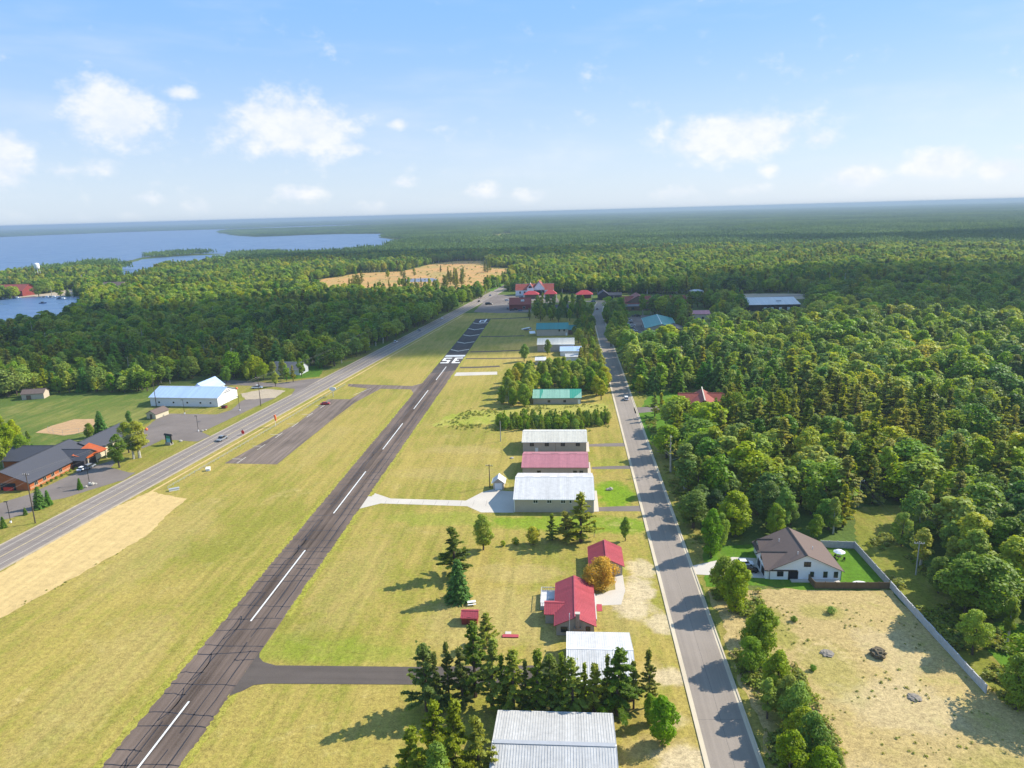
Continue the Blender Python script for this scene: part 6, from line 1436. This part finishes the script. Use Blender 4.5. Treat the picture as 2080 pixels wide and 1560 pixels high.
scatter('lot_weeds', 'scattered weeds over the bare lot', [(33, 80), (95, 80), (78, 120), (76, 157), (34, 157)], 420, .15, .5, 1)
scatter('roadside_weeds', 'rank weeds along the street side of the bare lot', [(33, 90), (46, 90), (45, 157), (34, 157)], 700, .5, 1.6, 2)
scatter('fence_weeds', 'tall weeds behind the slanting white fence', [(79, 90), (100, 90), (96, 120), (90, 160), (88, 190), (79, 182), (78.5, 150)], 1500, .4, 1.7, 3)
scatter('hedge_weeds', 'pale weeds round the sapling row', PP([(880, 868), (960, 828), (1235, 820), (1238, 878), (1000, 880)]), 700, .3, 1.0, 4)
scatter('verge_weeds', 'weeds on the wooded side of the street', [(33.5, 182), (38.5, 182), (38, 600), (33.5, 600)], 900, .3, 1.1, 5)
scatter('sand_weeds', 'dark tufts along the edge of the sand strip', PP([(300, 1092), (385, 1012), (330, 1068), (200, 1152), (60, 1226), (0, 1262), (0, 1252), (80, 1206), (200, 1140)]), 160, .2, .45, 6)
scatter('clearing_scrub', 'scrub scattered over the cleared ground', CLEAR, 420, .8, 3.0, 7)

# ------------------------------------------------------------------ cumulus out of view, placed to cast shadows on the woods and the town
def cloud_mat():
    m = bpy.data.materials.new('cloud'); m.use_nodes = True; t = NT(m.node_tree); m.node_tree.nodes.clear(); MATS['cloud'] = m
    v = t.n('ShaderNodeVolumePrincipled'); v.inputs['Color'].default_value = (.97, .98, 1.0, 1); v.inputs['Density'].default_value = .013; v.inputs['Anisotropy'].default_value = 0.5
    o = t.n('ShaderNodeOutputMaterial'); t.l.new(v.outputs[0], o.inputs['Volume'])
cloud_mat()
def cloud(sx_, sy_, rx, ry, seed):
    """one cumulus of about rx by ry metres at 900 m whose shadow falls round (sx_, sy_)"""
    z = 900.0; k = z / math.tan(SUN_EL); cx, cy_ = sx_ + k * math.sin(SUN_AZ), sy_ + k * math.cos(SUN_AZ)
    r = random.Random(seed); n1_, n2_ = 40, 20; vs = [(0, 0, 0)]; fs = []
    lob = [(r.uniform(0, 6.28), r.uniform(.12, .3), r.randint(2, 7)) for _ in range(6)]
    def rad(a): return 1 + sum(s * math.sin(q * a + p) for p, s, q in lob) * .6
    pts_top, pts_bot = [], []
    for i in range(1, n2_ + 1):
        f = i / n2_
        for j in range(n1_):
            a = 2 * math.pi * j / n1_; R_ = rad(a) * f
            th = (1 - f ** 2) * 190 * (1 + .35 * math.sin(5 * a + 9 * f + seed) * (1 - f))
            pts_top.append((R_ * rx * math.cos(a), R_ * ry * math.sin(a), th)); pts_bot.append((R_ * rx * math.cos(a), R_ * ry * math.sin(a), -th * .18))
    vs = [(0, 0, 190)] + pts_top + [(0, 0, -34)] + pts_bot; o2 = 1 + len(pts_top)
    for base_, flip in ((0, 0), (o2, 1)):
        for j in range(n1_):
            t_ = (base_, base_ + 1 + j, base_ + 1 + (j + 1) % n1_); fs.append(t_[::-1] if flip else t_)
        for i in range(n2_ - 1):
            for j in range(n1_):
                a_, b_ = base_ + 1 + i * n1_, base_ + 1 + (i + 1) * n1_
                q = (a_ + j, b_ + j, b_ + (j + 1) % n1_, a_ + (j + 1) % n1_); fs.append(q[::-1] if flip else q)
    o = MB().add(vs, fs).build('cloud', 'cloud'); o.location = (cx, cy_, z)
    bm = bmesh.new(); bm.from_mesh(o.data); bmesh.ops.remove_doubles(bm, verts=bm.verts, dist=.01); bmesh.ops.recalc_face_normals(bm, faces=bm.faces); bm.to_mesh(o.data); bm.free()
    tag(o, 'unseen cumulus cloud above the frame, placed to shade the %s' % CLOUD_SHADES[seed], 'cloud', kind='stuff')
CLOUD_SHADES = {1: 'wood left of the highway', 2: 'town', 3: 'far right wood', 4: 'lake shore wood', 5: 'distant wood'}
cloud(-300, 560, 230, 190, 1); cloud(-10, 600, 300, 130, 2); cloud(430, 760, 430, 190, 3); cloud(-250, 1500, 420, 200, 4); cloud(1000, 1750, 700, 260, 5)

# ------------------------------------------------------------------ haze
def haze_box():
    m = bpy.data.materials.new('haze'); m.use_nodes = True; t = NT(m.node_tree); m.node_tree.nodes.clear(); MATS['haze'] = m
    v = t.n('ShaderNodeVolumePrincipled'); v.inputs['Color'].default_value = (.36, .46, .60, 1); v.inputs['Density'].default_value = HAZE; v.inputs['Anisotropy'].default_value = 0.15
    o = t.n('ShaderNodeOutputMaterial'); t.l.new(v.outputs[0], o.inputs['Volume'])
    tag(MB().box((0, 0, 47), (34000, 34000, 48)).build('haze', 'haze'), 'thin blue summer haze over the whole landscape', 'haze', kind='stuff')
HAZE = 1.3e-4
haze_box()
